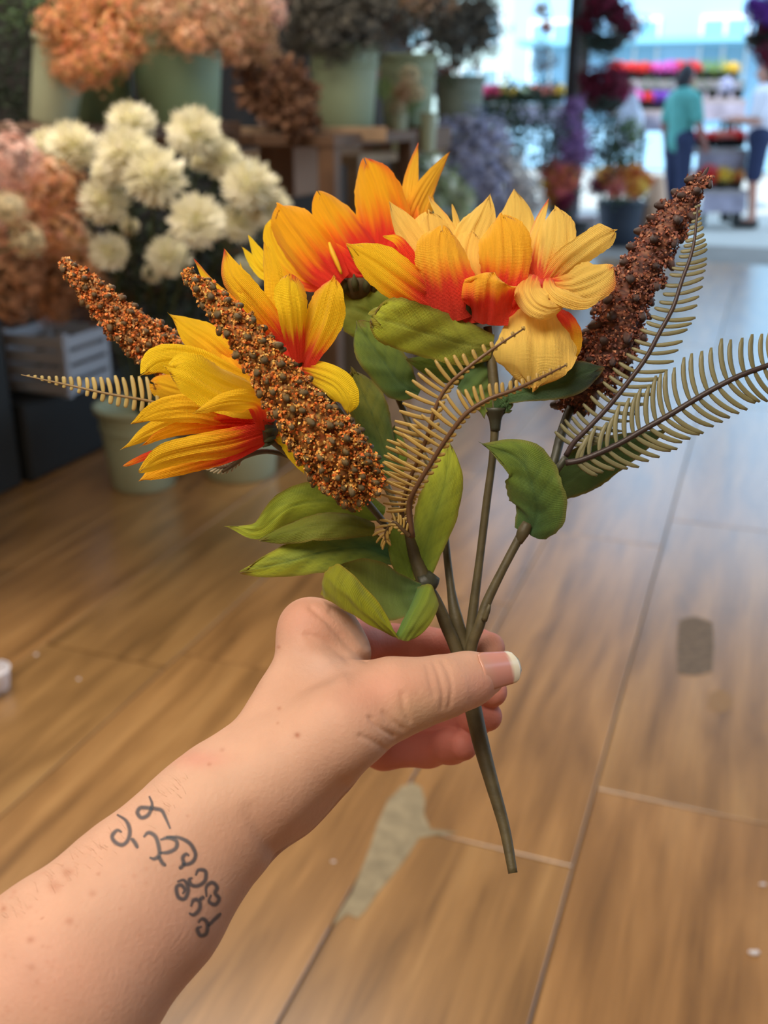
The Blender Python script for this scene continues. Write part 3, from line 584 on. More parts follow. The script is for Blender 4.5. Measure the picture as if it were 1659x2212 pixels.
# --- flower stalls across the pavement
ORD = 'first second third fourth fifth sixth seventh eighth ninth tenth eleventh twelfth thirteenth'.split()
def stall(label, px0, px1, py, Y, keys, rpx, zt=None, leg=True, group=None, lf='mid', rows=2):
    p0, p1 = at_dist(px0, py, Y), at_dist(px1, py, Y); c = (p0+p1)/2; zt = c[2]; L_ = np.linalg.norm(p1-p0); ax = unit(p1-p0); ay = unit(np.cross([0,0,1], ax)); A = np.array([ax, ay, [0,0,1]])
    b0 = np.array([c[0], c[1], 0]); root = empty('flower_stall', b0, label, 'flower stall', group)
    v, f = box(np.array([c[0],c[1],zt-.04]), L_, .5, .06, axes=A); mesh('table_top', v, f, mat('stall_top', S(150,140,140), .7), root, b0, smooth=False)
    v, f = box(np.array([c[0],c[1],zt-.16])-ay*.25, L_, .02, .2, axes=A); mesh('front_panel', v, f, mat('stall_panel', S(150,144,160), .8, noise=.3, nscale=6), root, b0, smooth=False)
    for s1 in (-1,1):
        for s2 in (-1,1): v, f = box(b0+ax*s1*(L_/2-.05)+ay*s2*.2+np.array([0,0,(zt-.07)/2]), .05, .05, zt-.07, axes=A); mesh('leg', v, f, M_black, root, b0, smooth=False)
    n = max(2, int((px1-px0)/(rpx*1.5))); rr = random.Random(int(px0*3+py))
    for i in range(n):
        for j in range(rows):
            k_ = keys[int(i/n*len(keys))]; R = rpx*fdepth(c)/FPX*rr.uniform(.85,1.15); q = p0+(p1-p0)*((i+.5)/n)+ay*(j-.5)*.26+np.array([0,0,R*.7+.06])
            pt_ = empty('potted_flower', q-np.array([0,0,R*.7+.06]), '%s potted flowers, %s from the left, %s row, %s' % (dict(hotpink='pink',lime='green',pale='white',mid='leafy green',blue='dusty green',lav='lavender').get(k_, k_), ORD[i], ('front','back')[j], label.split(',')[0].replace('the ','').replace('street ','')), 'potted flower', 'potted flowers on '+label.split(',')[0])
            base = q-np.array([0,0,R*.7+.06]); v, f = lathe(base, [(.05,0),(.07,.1),(.075,.1)], 10); mesh('pot', v, f, M_black, pt_, base)
            me = proto(('lf',k_,0,.22), lambda: to_mesh(leafy_mesh(LEAFP[k_], seed=3), 'foliage', M_fol)) if k_ in LEAFP else proto(('cl',k_,0), lambda: to_mesh(cluster_mesh(PAL[k_], seed=1), 'bloom', M_bloom))
            o = bpy.data.objects.new('bloom' if k_ not in LEAFP else 'foliage', me); COL.objects.link(o); o.parent = pt_; o.matrix_local = Matrix.LocRotScale(Vector(q-base), Matrix.Rotation(rr.random()*6, 3, 'Z').to_quaternion(), Vector((R,)*3))
    return root
stall('the high street stall, red to pink and green', 1320, 1590, 172, 14.5, ['red','red','hotpink','hotpink','red','lime','lime','yellow'], 17)
stall('the violet street stall, behind the teal person, violet and red', 1330, 1480, 235, 13.6, ['hotpink','red','violet','violet'], 15)
stall('the leafy street stall, under the high one, green', 1380, 1600, 212, 14.1, ['mid','blue','lime','mid','lav','blue'], 18, rows=1)
stall('the low street stall, between the two people, red', 1495, 1600, 318, 12.6, ['red','coral','red'], 14)
stall('the ground level stall, between the two people, red and yellow', 1505, 1600, 405, 12.4, ['red','yellow','orange'], 20, lf='lime')
stall('the left street stall, seen left of the pole', 1030, 1215, 222, 13.5, ['magenta','yellow','pale','coral','yellow'], 15)

# --- white scraps on the floor
M_scrap = mat('white_scrap', S(232,228,232), .8)
def scrap(px, py, r, label, n=9, flat=.25):
    p = floor_pt(px, py); rr = random.Random(int(px+py)); vv, ff = ICO2; v_ = np.asarray(vv)*r*np.array([1,.6,flat]); v_ *= np.array([[rr.uniform(.75,1.25)] for _ in v_]); v_ += p+np.array([0,0,r*flat*1.1])
    o = mesh('scrap', v_, ff, M_scrap, None, p); tag(o, label, 'scrap')
scrap(1648, 1912, .006, 'white scrap on the floor by the right edge, upper of the two'); scrap(1630, 2060, .009, 'white scrap on the floor by the right edge, lower of the two')
scrap(78, 1415, .006, 'tiny pale chip on the brown floor, left'); scrap(170, 1468, .005, 'tiny pale chip, lower left of the held flowers'); scrap(720, 1862, .004, 'tiny pale chip left of the worn grey patch')
p = floor_pt(-12, 1490); v, f = lathe(p, [(.028,0),(.034,.004),(.04,.05),(.042,.055),(.038,.055)], 20); o = mesh('paper_cup', v, f, M_scrap, None, p); tag(o, 'white paper cup cut off by the left edge of the photo', 'cup')

# ================================================================ PEOPLE IN THE STREET
def body(label, foot, height, yaw, hair, skin_c, top_c, leg_c, shorts, arm_pose):
    k = height/1.70; c, s = math.cos(yaw), math.sin(yaw); foot = np.asarray(foot, float)
    W = lambda p: foot+k*np.array([p[0]*c-p[1]*s, p[0]*s+p[1]*c, p[2]])
    fld = lambda: Field(foot-[.5,.5,.03], foot+[.5,.5,1.85*k], .0125)
    a = fld(); q = lambda l: ([W(p) for p in l])
    a.chain(q([(0,0,.98),(0,.0,1.18),(0,-.01,1.36)]), [.125*k,.115*k,.13*k], k=.05); a.cone(W((-.12,0,1.38)), W((.12,0,1.38)), .07*k, .07*k, .05)
    a.cone(W((0,0,1.40)), W((0,.02,1.50)), .055*k, .05*k, .03); a.ell(W((0,.03,1.60)), np.array([.078,.092,.112])*k, k=.02); a.ell(W((0,.125,1.585)), np.array([.012,.02,.02])*k, k=.012)
    for s_ in (-1,1):
        a.chain(q([(.085*s_,0,.92),(.09*s_,.02,.50),(.09*s_,-.02,.09)]), [.088*k,.055*k,.038*k], k=.02); a.cone(W((.09*s_,-.02,.045)), W((.095*s_,.14,.035)), .04*k, .033*k, .02)
    for arm, s_ in zip(arm_pose, (-1,1)):
        a.chain(q([(.17*s_,0,1.37)]+arm), [.052*k,.042*k,.033*k,.03*k], k=.02)
        h_ = np.array(arm[-1], float); dd = unit(h_-np.array(arm[-2], float))
        for g in range(4): o1 = np.array([.018*(g-1.5)*abs(dd[2])+0, .018*(g-1.5)*(1-abs(dd[2])*.0), 0]); a.cone(W(h_+o1*.8), W(h_+o1+dd*(.085-.008*abs(g-1.5))), .011*k, .009*k, .008)
        a.cone(W(h_), W(h_+dd*.04+np.array([0,.035,0])), .011*k, .009*k, .006)
    V, F = a.extract(); root = mesh('person', V, F, mat('skin_far', skin_c, .6), None, foot); tag(root, label, 'person')
    t = fld(); t.chain(q([(0,0,.94),(0,.0,1.18),(0,-.01,1.37)]), [.15*k,.135*k,.145*k], k=.05); t.cone(W((-.12,0,1.38)), W((.12,0,1.38)), .085*k, .085*k, .05)
    for arm, s_ in zip(arm_pose, (-1,1)):
        e_ = np.array([.17*s_,0,1.37]); m_ = e_+(np.array(arm[0])-e_)*.72; t.cone(W(e_), W(m_), .075*k, .07*k, .03)
    V, F = t.extract(); mesh('shirt', V, F, mat('shirt', top_c, .85), root, foot)
    l = fld(); l.cone(W((-.06,0,.95)), W((.06,0,.95)), .135*k, .135*k, .05)
    for s_ in (-1,1):
        if shorts: l.cone(W((.085*s_,0,.9)), W((.09*s_,.015,.56)), .11*k, .095*k, .02)
        else: l.chain(q([(.085*s_,0,.9),(.09*s_,.02,.50),(.09*s_,-.01,.10)]), [.108*k,.08*k,.062*k], k=.02)
    V, F = l.extract(); mesh('shorts' if shorts else 'trousers', V, F, mat('trousers', leg_c, .85), root, foot)
    h = fld(); h.ell(W((0,.0,1.625)), np.array([.088,.092,.115])*k); h.ell(W((0,-.05,1.56)), np.array([.075,.06,.09])*k, k=.03)
    V, F = h.extract(); mesh('hair', V, F, mat('hair', hair, .6), root, foot)
    for s_ in (-1,1):
        v_, f_ = ICO1; mesh('eye', W((.03*s_,.115,1.61))+np.asarray(v_)*.011*k, f_, M_black, root, foot)
        f2 = fld(); f2.cone(W((.09*s_,-.05,.03)), W((.095*s_,.15,.025)), .05*k, .042*k, .02); V, F = f2.extract(); mesh('shoe', V, F, M_black, root, foot)
    return root
f1 = floor_pt(1450, 488); body('person in a teal shirt and navy trousers walking past outside, with dark hair', f1, 1.70, math.radians(-60), S(30,26,34), S(150,100,90), S(84,156,150), S(34,44,76), False, [[(-.24,-.02,1.10),(-.25,.05,.86),(-.25,.06,.82)],[(.24,.03,1.10),(.22,.16,.90),(.22,.17,.87)]])
f2 = floor_pt(1618, 488); body('person in a white top and navy shorts standing outside at the right edge', f2, 1.74, math.radians(70), S(36,26,30), S(196,140,120), S(226,222,232), S(36,46,80), True, [[(-.23,.05,1.12),(-.18,.28,1.12),(-.17,.31,1.12)],[(.23,.05,1.12),(.16,.28,1.14),(.15,.31,1.14)]])

# ================================================================ THE BOUQUET (artificial flower bush)
M_petal = cloth_mat('silk_petal', .38, wstr=.5)
M_leaf = cloth_mat('silk_leaf', .22, rough=.6, wstr=.4)
M_stem = mat('plastic_stem', S(84,74,48), rough=.55, bump=.25, bscale=900, noise=.25, nscale=160)
M_stem_dark = mat('plastic_stem_dark', S(58,58,44), rough=.5, bump=.2, bscale=900)
M_fern = mat('fern_plastic', vcol=True, rough=.45, trans=.18, bump=.15, bscale=1500)
M_bead = mat('seed_husk', vcol=True, rough=.38, bump=.5, bscale=2500)
M_crumb = mat('seed_crumb', vcol=True, rough=.75)
M_calyx = mat('calyx', S(62,52,30), rough=.7, bump=.3, bscale=900)

BO = P(1108, 1886, .43)
bush = empty('artificial_flower_bunch', BO, 'bunch of yellow and orange fabric flowers with seed spikes, held in the hand', 'artificial flowers')
def BM(name, v, f, m, parent=None, **k): return mesh(name, v, f, m, parent or bush, BO, **k)

YEL, ORA, RED = S(253,204,30), S(252,156,20), S(236,66,38)
PAL_Y, PAL_O, PAL_R = S(252,212,104), S(246,176,76), S(234,84,50)
LEMON = S(252,214,30)
def petal_col(kind, v, u, red0, tipred, r):
    y, o, rd = {'y': (YEL, ORA, RED), 'l': (LEMON, YEL, RED), 'o': (S(254,182,20), S(250,132,18), S(234,56,34)), 'p': (PAL_Y, PAL_O, PAL_R),
                'b': (S(252,192,50), S(248,146,36), S(236,66,44))}[kind]
    jag = .035*np.sin(u*9+r.random()*6)+.03*np.sin(u*23+r.random()*6)
    vv = v+jag
    c = mixc(rd, o, ss(vv, red0*.78-.02, red0*1.12+.03)); c = mixc(c, y, ss(vv, red0*1.0, red0+.26))
    if tipred: 
        k = ss(v+abs(tipred)*.0, .45, 1.0)*ss(u*np.sign(tipred), .35, 1.0)+.6*ss(v, .93, 1.0)
        c = mixc(c, rd, np.clip(k*abs(tipred), 0, 1))
    return c
def blade(sp, wd, roll=0., cup=.25, wave=.10, pleat=.055, nu=25, nv=34, tipround=True, seed=0, ragged=.03, twist=0., fold=0., veins=0., dmul=1.):
    r = random.Random(seed*77+5)
    sp = np.asarray(sp, float)
    s = np.concatenate([np.linspace(0, .86, nv-10, endpoint=False), 1-.14*(1-np.sin(np.linspace(0, 1, 10)*math.pi/2))])
    dense = catmull(sp, 200); wdn = catmull(np.stack([wd, wd], 1), 200)[:, 0].clip(1.0)
    c = np.stack([np.interp(s, np.linspace(0,1,200), dense[:,k]) for k in range(3)], 1)
    wv = np.interp(s, np.linspace(0,1,200), wdn)
    if tipround: wv = wv*np.clip(1-np.clip((s-.87)/.131, 0, 1)**2.0, 0.0, 1)**.5
    hw = .5*wv*c[:,2]/FPX
    pc = PV(c); t = unit(np.gradient(pc, axis=0)); e = unit(T3-pc)
    side = unit(np.cross(t, e)); n = unit(np.cross(side, t))
    for i in range(len(n)):
        if n[i]@e[i] < 0: n[i] = -n[i]
    u = np.linspace(-1, 1, nu); V = []; U = []; W = []; SS = []
    ln = np.concatenate([[0], np.cumsum(np.linalg.norm(np.diff(pc, axis=0), axis=1))])
    ph = [r.random()*6.28 for _ in range(6)]
    for i in range(len(c)):
        ro = roll+twist*s[i]; cr = math.cos(ro)
        sd = side[i]*math.cos(ro)+n[i]*math.sin(ro); nn = n[i]*math.cos(ro)-side[i]*math.sin(ro)
        h_ = hw[i]/max(cr, .35)
        jit = 1+ragged*np.array([r.uniform(-1,1) if abs(x) > .99 else 0 for x in u])
        off = -cup*h_*(u**2)+fold*h_*(np.abs(u)-.5)
        off = off+wave*h_*np.sin(s[i]*7+ph[0])*u*np.abs(u)*2+wave*h_*.6*np.sin(s[i]*13+ph[1])*u**2
        off = off+pleat*h_*(np.sin(u*8+ph[2]+s[i]*1.2)+.6*np.sin(u*17+ph[3]+s[i]*2)+.35*np.sin(u*29+ph[4]-s[i]*3))*math.sin(min(1, s[i]*1.2)*math.pi*.9+.15)
        off = off-.10*h_*np.exp(-(u/.08)**2)*(1 if pleat else 0)
        if veins: 
            off = off+.085*h_*np.sin(u*4.2+s[i]*8+ph[2])*np.sin(s[i]*15+ph[3]+u)
            q = (s[i]*6.5-np.abs(u)*1.3) % 1.0
            off = off-veins*h_*np.exp(-((q-.5)/.13)**2)*(1-.5*np.abs(u)) -veins*1.3*h_*np.exp(-(u/.06)**2)
        tipj = (ss(s[i], .6, 1)*.030*ln[-1])*(np.sin(u*4.1+ph[4])+.5*np.sin(u*11+ph[5])+.25*np.sin(u*31+ph[0]))
        V.append(pc[i]+np.outer(u*h_*jit, sd)+np.outer(off, nn)+np.outer(tipj, t[i]))
        U.append(np.stack([u*h_, np.full(nu, ln[i])], 1)); W.append(u); SS.append(np.full(nu, s[i]))
    V = np.concatenate(V); F = []
    for i in range(len(c)-1):
        for k in range(nu-1): F.append((i*nu+k, i*nu+k+1, (i+1)*nu+k+1, (i+1)*nu+k))
    return V, F, np.concatenate(U), np.concatenate(W), np.concatenate(SS), r
SEED = [0]
def petal(parent, sp, wd, kind='y', red0=.35, tipred=0., **k):
    SEED[0] += 1
    V, F, UVs, u, s, r = blade(sp, wd, seed=SEED[0], **k)
    return BM('petal', V, F, M_petal, parent, cols=petal_col(kind, s, u, red0, tipred, r), uvs=UVs)
def leaf(sp, wd, c0, c1, edge=S(120,92,30), parent=None, **k):
    SEED[0] += 1; k.setdefault('veins', .05); k.setdefault('pleat', 0); k.setdefault('wave', .13); k.setdefault('cup', .22)
    V, F, UVs, u, s, r = blade(sp, wd, seed=SEED[0], **k)
    q = (s*6.5-np.abs(u)*1.3) % 1.0
    c = mixc(c0, c1, s+.15*np.sin(u*4+r.random()*6)); c = mixc(c, np.asarray(c0)*.75, .35*np.exp(-((q-.5)/.10)**2)+.35*np.exp(-(u/.05)**2))
    c = mixc(c, edge, .6*ss(np.abs(u), .8, 1.0)+.5*ss(s, .93, 1))
    return BM('leaf', V, F, M_leaf, parent, cols=c, uvs=UVs)
def patch_leaf(rows, c0, c1, edge=S(120,92,30), m=30, n=30, parent=None, veins=.0003):
    """a leaf whose folded surface is given by rows of (px,py,d) points"""
    g = np.array([catmull(r, n) for r in rows]); g = np.stack([catmull(g[:, j], m) for j in range(n)], 1)
    V = PV(g.reshape(-1, 3)).reshape(m, n, 3)
    du = np.gradient(V, axis=1); dv = np.gradient(V, axis=0); N = unit(np.cross(du, dv))
    I, J = np.meshgrid(np.linspace(0,1,m), np.linspace(0,1,n), indexing='ij')
    V = V+N*(veins*np.sin(J*26+I*5)+veins*.8*np.sin(I*17+J*9))[..., None]
    c = mixc(c0, c1, J); ed = np.maximum.reduce([ss(I, .94, 1), 1-ss(I, 0, .06), ss(J, .94, 1)]); c = mixc(c, edge, .6*ed)
    F = [(i*n+j, i*n+j+1, (i+1)*n+j+1, (i+1)*n+j) for i in range(m-1) for j in range(n-1)]
    uv = np.stack([J.ravel()*.035, I.ravel()*.035], 1)
    return BM('leaf', V.reshape(-1,3), F, M_leaf, parent, cols=c.reshape(-1,3), uvs=uv)
def stem(pts, r, name='stem', m=None, n=24, parent=None, seg=8):
    pts = np.asarray(pts, float); d = np.mean(pts[:,2]); rr = [pxr(x, d) for x in r]
    v, f = tube(catmull(PV(pts), n), rr, seg=seg); return BM(name, v, f, m or M_stem, parent)
def flower(label, center, rpx, axis, name='flower_head'):
    """calyx cup and dark eye of one flower; the petals hang on it"""
    c = P(*center); R = pxr(rpx, center[2]); ax = unit(R3 @ unit(np.array([axis[0], -axis[1], axis[2]], float)))
    a = unit(np.cross(ax, [.3,.2,.9])); b = np.cross(ax, a); mb = MB()
    prof = [(.15,-.9),(.5,-.75),(.85,-.35),(1.0,0),(.9,.12),(.5,.05),(.1,.1)]
    v, f = lathe((0,0,0), prof, 20); v = c+(np.outer(v[:,0], a)+np.outer(v[:,1], b)+np.outer(v[:,2], ax))*R; mb.add(v, f, S(70,58,30))
    for k in range(10):
        w_ = k/10*6.28; p0 = c+R*.8*(math.cos(w_)*a+math.sin(w_)*b)-ax*R*.5; p1 = c+R*1.2*(math.cos(w_)*a+math.sin(w_)*b)+ax*R*.25
        v, f = tube([p0, (p0+p1)/2, p1], [R*.16, R*.2, R*.03], 5); mb.add(v, f, S(60,62,28))
    return mb.obj(name, mat_calyx_v, bush, BO, label=label)
mat_calyx_v = mat('calyx_cloth', vcol=True, rough=.75, bump=.3, bscale=1200)

# ---- flower A (lower left) ----
fa = flower('lower left flower head, facing left', (572, 925, .438), 34, (-1, .1, .25))
petal(fa, [(568,938,.436),(500,958,.430),(420,972,.424),(350,990,.418),(310,1014,.415)], [46,62,52,48,16], 'y', .2, roll=.4, cup=.3, wave=.1)
petal(fa, [(566,944,.440),(490,975,.436),(410,996,.432),(345,1016,.428),(309,1034,.426)], [34,50,48,34,7], 'o', .36, roll=-.3, cup=.3)
petal(fa, [(560,930,.446),(470,945,.446),(390,965,.446),(320,985,.446),(277,1003,.446)], [26,30,24,16,9], 'o', .9, roll=.2)
petal(fa, [(560,918,.440),(480,915,.438),(400,925,.436),(345,942,.435),(306,963,.434)], [28,38,34,22,5], 'o', .3, tipred=.5, roll=.5)
petal(fa, [(558,912,.446),(480,905,.446),(400,910,.446),(330,932,.446),(270,966,.446)], [30,44,48,38,4], 'y', .2, roll=.3, cup=.35)
petal(fa, [(560,905,.442),(490,897,.438),(420,882,.432),(350,888,.428),(293,911,.426)], [30,52,62,52,6], 'y', .22, roll=.1, cup=.25)
petal(fa, [(572,930,.434),(562,880,.424),(530,868,.416),(480,872,.410),(424,890,.408)], [30,66,58,36,7], 'y', .24, roll=.3, cup=.45, wave=.15)
petal(fa, [(590,880,.442),(530,862,.432),(470,840,.422),(410,806,.414),(366,792,.413)], [50,86,98,88,60], 'l', .02, roll=-.12, cup=.28, wave=.12)
petal(fa, [(560,850,.452),(480,815,.448),(420,782,.444),(350,780,.438),(310,806,.434)], [50,68,60,62,22], 'l', .05, roll=.2, cup=.35)
petal(fa, [(560,880,.462),(480,862,.462),(400,848,.462),(333,828,.462)], [60,76,76,54], 'y', .25, tipred=.4, roll=.1)
petal(fa, [(560,840,.460),(500,790,.458),(450,745,.456),(405,712,.456),(369,681,.456)], [50,86,84,54,5], 'y', .22, roll=.2, cup=.3)
petal(fa, [(575,880,.452),(520,820,.454),(470,760,.458),(455,712,.460)], [50,80,90,50], 'y', .3, roll=-.2)
petal(fa, [(590,930,.440),(628,950,.440),(643,985,.440),(656,1022,.440)], [30,50,38,8], 'l', .1, roll=.2)
# ---- flower B (upper left, above the long spike) ----
fb = flower('upper left flower head, opening upwards behind the long spike', (640, 775, .446), 34, (-.1, -1, .3))
petal(fb, [(653,792,.440),(672,745,.434),(695,690,.428),(708,640,.424),(720,600,.424)], [38,62,80,70,34], 'y', .24, tipred=-.75, roll=.35, cup=.35)
petal(fb, [(645,785,.436),(640,720,.428),(636,670,.422),(630,630,.420),(628,598,.421)], [20,56,68,66,50], 'l', .26, tipred=.7, roll=-.3, cup=.4)
petal(fb, [(630,755,.446),(606,700,.442),(592,645,.438),(587,590,.436),(574,530,.436)], [26,42,40,40,26], 'y', .2, roll=.3, cup=.3)
petal(fb, [(630,760,.444),(585,700,.436),(540,645,.430),(500,598,.428),(487,547,.430)], [22,48,58,58,6], 'y', .22, tipred=-.9, roll=.3, cup=.45, wave=.12)
petal(fb, [(600,720,.442),(560,670,.434),(532,630,.430),(519,568,.432)], [16,30,34,4], 'l', .1, roll=-.2, cup=.4)
petal(fb, [(600,740,.458),(520,670,.458),(460,620,.458),(424,568,.458)], [40,34,24,4], 'y', .4, tipred=.8)
petal(fb, [(628,770,.450),(595,720,.450),(565,675,.450),(548,640,.450)], [40,56,48,26], 'o', .55, roll=.2)
petal(fb, [(620,780,.442),(595,755,.442),(570,730,.442),(540,700,.442)], [50,60,50,20], 'o', .75, roll=.2)
petal(fb, [(628,795,.442),(680,808,.438),(725,830,.434),(748,862,.434),(752,888,.437)], [26,54,64,56,22], 'l', .18, roll=-.25, cup=.4)
# ---- flower C (back, top centre) ----
fc = flower('top flower head at the back, deep orange with red base', (775, 610, .480), 44, (0, -1, .1))
petal(fc, [(735,612,.470),(690,570,.470),(650,520,.470),(618,475,.472),(600,445,.474)], [52,96,108,92,46], 'o', .28, roll=.2, cup=.35)
petal(fc, [(720,614,.480),(660,600,.480),(618,560,.480),(590,510,.480),(588,478,.480)], [26,50,64,40,12], 'y', .25, roll=-.3)
petal(fc, [(800,600,.480),(772,548,.478),(740,500,.478),(712,455,.480),(690,418,.482)], [64,96,92,82,34], 'o', .46, roll=-.15, cup=.3)
petal(fc, [(815,600,.486),(832,530,.484),(826,465,.484),(808,400,.486),(790,350,.488)], [56,96,114,100,44], 'o', .46, tipred=.75, roll=.1, cup=.32)
petal(fc, [(800,590,.476),(770,590,.474),(745,560,.474),(722,524,.476)], [46,60,40,8], 'o', .9, roll=.2)
petal(fc, [(860,580,.492),(880,500,.494),(882,430,.496),(890,375,.498),(902,318,.500)], [40,50,40,28,5], 'b', .3, tipred=-.6, roll=.3)
petal(fc, [(865,580,.494),(885,500,.494),(905,440,.494),(935,385,.494),(967,336,.496)], [36,52,48,34,5], 'b', .3, tipred=.5, roll=-.35)
petal(fc, [(865,580,.500),(890,500,.502),(915,450,.504),(930,420,.506)], [50,60,44,22], 'b', .3)
petal(fc, [(840,610,.478),(850,560,.476),(862,520,.476),(880,500,.478)], [60,76,60,26], 'o', .95, roll=.2)
petal(fc, [(600,592,.484),(572,568,.486),(552,540,.488),(537,511,.490)], [24,30,22,4], 'l', .02, roll=.2)
petal(fc, [(598,598,.486),(572,590,.488),(548,566,.490),(524,535,.492)], [24,30,22,4], 'l', .02, roll=-.2)
v, f = tube(catmull(PV([(738,592,.467),(728,568,.466),(718,545,.466),(711,524,.467)]), 10), [.0006,.0011,.0012,.0006], 7)
BM('stamen', v, f, mat('stamen', S(236,180,30), .6), fc)
# ---- flower D (front right, large) ----
fd = flower('large front flower head with broad red petal bases', (1010, 655, .452), 56, (0, -1, .15))
petal(fd, [(985,690,.444),(925,652,.440),(868,612,.436),(810,568,.434),(757,533,.434)], [50,80,92,82,20], 'y', .42, roll=.2, cup=.3)
petal(fd, [(985,695,.441),(972,635,.436),(958,580,.432),(952,535,.432),(954,494,.434)], [122,126,118,108,66], 'b', .42, roll=-.05, cup=.34, pleat=.05)
petal(fd, [(930,690,.447),(910,655,.445),(885,640,.445),(862,628,.445)], [70,70,50,18], 'b', .95)
petal(fd, [(1015,700,.4435),(1008,665,.442),(1004,630,.442),(1002,600,.443)], [90,96,80,30], 'b', .9)
petal(fd, [(1050,702,.440),(1054,665,.434),(1056,632,.429),(1060,604,.427),(1066,590,.430)], [92,110,116,112,84], 'b', .44, roll=.0, cup=.55, wave=.22)
petal(fd, [(985,640,.452),(935,580,.452),(900,530,.452),(870,485,.454),(845,442,.456)], [60,62,56,50,6], 'p', .2, roll=.2)
petal(fd, [(900,575,.446),(880,545,.444),(858,518,.444),(830,510,.446)], [24,26,20,6], 'y', .6, tipred=.5)
petal(fd, [(990,640,.456),(960,570,.456),(935,510,.456),(925,460,.458)], [60,80,90,62], 'p', .2, roll=-.2)
petal(fd, [(1000,620,.464),(985,540,.464),(960,480,.466),(929,428,.468)], [40,42,28,5], 'p', .3, tipred=.5)
petal(fd, [(1010,600,.466),(995,530,.468),(988,490,.470),(978,447,.470)], [26,26,18,6], 'p', .3)
petal(fd, [(1020,640,.458),(1008,570,.458),(1022,510,.460),(1042,465,.462),(1058,423,.464)], [70,90,88,62,8], 'p', .2, roll=.15)
petal(fd, [(1080,620,.462),(1100,550,.462),(1112,500,.464),(1116,455,.466),(1112,415,.468)], [60,84,86,66,8], 'p', .2, roll=-.1)
petal(fd, [(1075,660,.446),(1088,600,.440),(1093,555,.437),(1090,505,.437),(1084,464,.440)], [66,100,116,108,54], 'b', .3, roll=-.05, cup=.3, pleat=.05)
petal(fd, [(1040,660,.450),(1020,600,.449),(1010,555,.449),(1020,500,.451)], [90,100,80,50], 'p', .3)
petal(fd, [(1100,690,.448),(1118,650,.448),(1125,610,.450),(1128,575,.452)], [40,46,40,20], 'b', .9)
# ---- flower E (right, smaller, seen into) ----
fe = flower('small right flower head, pale and seen into its heart', (1172, 628, .452), 24, (.35, -.6, .8))
petal(fe, [(1168,625,.448),(1146,580,.448),(1150,530,.450),(1163,480,.452),(1183,435,.454)], [16,28,32,26,5], 'p', .4, tipred=-1, roll=.6)
petal(fe, [(1176,622,.444),(1190,570,.440),(1202,525,.438),(1204,485,.440),(1200,448,.443)], [34,64,78,74,40], 'p', .22, roll=.1, cup=.35)
petal(fe, [(1180,616,.442),(1220,572,.436),(1262,540,.430),(1298,515,.428),(1328,500,.430)], [28,60,62,58,50], 'p', .1, roll=-.2, cup=.35)
petal(fe, [(1182,612,.440),(1225,620,.434),(1262,612,.430),(1298,596,.428),(1322,578,.430)], [24,66,90,84,36], 'p', .1, tipred=.7, roll=.15, cup=.35)
petal(fe, [(1188,600,.436),(1196,622,.428),(1222,640,.424),(1262,652,.424),(1300,640,.428)], [20,38,34,26,8], 'p', .05, roll=.5, cup=.5)
petal(fe, [(1150,592,.444),(1140,625,.434),(1156,655,.426),(1186,668,.424),(1216,664,.428)], [40,62,60,48,16], 'p', .05, roll=-.15, cup=.45, wave=.15)
petal(fe, [(1150,642,.450),(1150,690,.440),(1156,740,.432),(1155,790,.432),(1150,838,.438)], [80,120,176,164,80], 'p', .02, tipred=-.2, roll=0, cup=.25, pleat=.04)
petal(fe, [(1192,675,.449),(1215,705,.445),(1222,745,.444),(1215,790,.447)], [30,60,66,30], 'b', .4, roll=-.3)
v, f = ICO2; BM('flower_heart', P(1172,616,.443)+np.asarray(v)*[.0030,.0026,.0030], f, mat('heart_red', S(176,40,22), .7), fe)

# ---- leaves ----
GY, GM, GD, OL = S(168,176,44), S(112,134,42), S(66,96,50), S(126,130,44)
GB = S(62,98,58)
leaf([(880,740,.478),(830,700,.478),(780,672,.478),(730,664,.480),(706,702,.482)], [90,130,120,90,30], GM, OL, wave=.12)
leaf([(905,850,.470),(868,830,.470),(835,790,.472),(800,742,.474),(775,700,.476)], [20,80,92,80,40], GD, GM, twist=.3)
leaf([(1064,752,.446),(1000,742,.442),(930,722,.438),(860,700,.436),(804,684,.438)], [56,96,108,112,84], OL, GY, roll=.12, cup=.2, veins=.035)
leaf([(1062,772,.456),(1010,790,.454),(950,792,.454),(885,778,.456)], [46,80,64,10], GD, GM)
patch_leaf([[(1042,760,.452),(1056,790,.452),(1066,830,.452),(1072,880,.450)],[(1010,800,.448),(1030,828,.446),(1040,855,.446),(1052,890,.446)],[(988,838,.450),(1004,858,.448),(1026,878,.448),(1048,906,.450)]], GD, GM)
leaf([(1078,862,.446),(1140,846,.442),(1210,828,.440),(1262,806,.442),(1300,796,.446)], [24,42,66,60,14], GD, S(48,62,48), roll=.2)
leaf([(1072,890,.448),(1090,870,.444),(1108,872,.446)], [26,50,20], GD, GD)
leaf([(1142,1156,.446),(1160,1108,.440),(1150,1052,.436),(1124,995,.436),(1042,958,.442)], [70,122,122,92,16], GD, GM, roll=.15, cup=.35, veins=.05, edge=S(126,120,60), wave=.12)
leaf([(1192,1060,.456),(1262,1015,.456),(1335,976,.458),(1438,930,.462)], [60,104,74,5], S(70,88,40), S(58,84,42), roll=-.2, cup=.15, veins=.03)
leaf([(910,1256,.446),(918,1190,.444),(940,1110,.442),(962,1035,.442),(968,962,.446)], [34,72,92,74,26], GM, GY, roll=.15, veins=.04)
leaf([(890,1262,.448),(872,1215,.446),(858,1170,.446),(860,1120,.448)], [26,52,40,10], GM, S(120,140,40))
leaf([(850,1030,.462),(828,960,.460),(806,900,.458),(784,850,.458),(760,800,.460)], [40,56,76,76,40], GD, OL, roll=-.15)
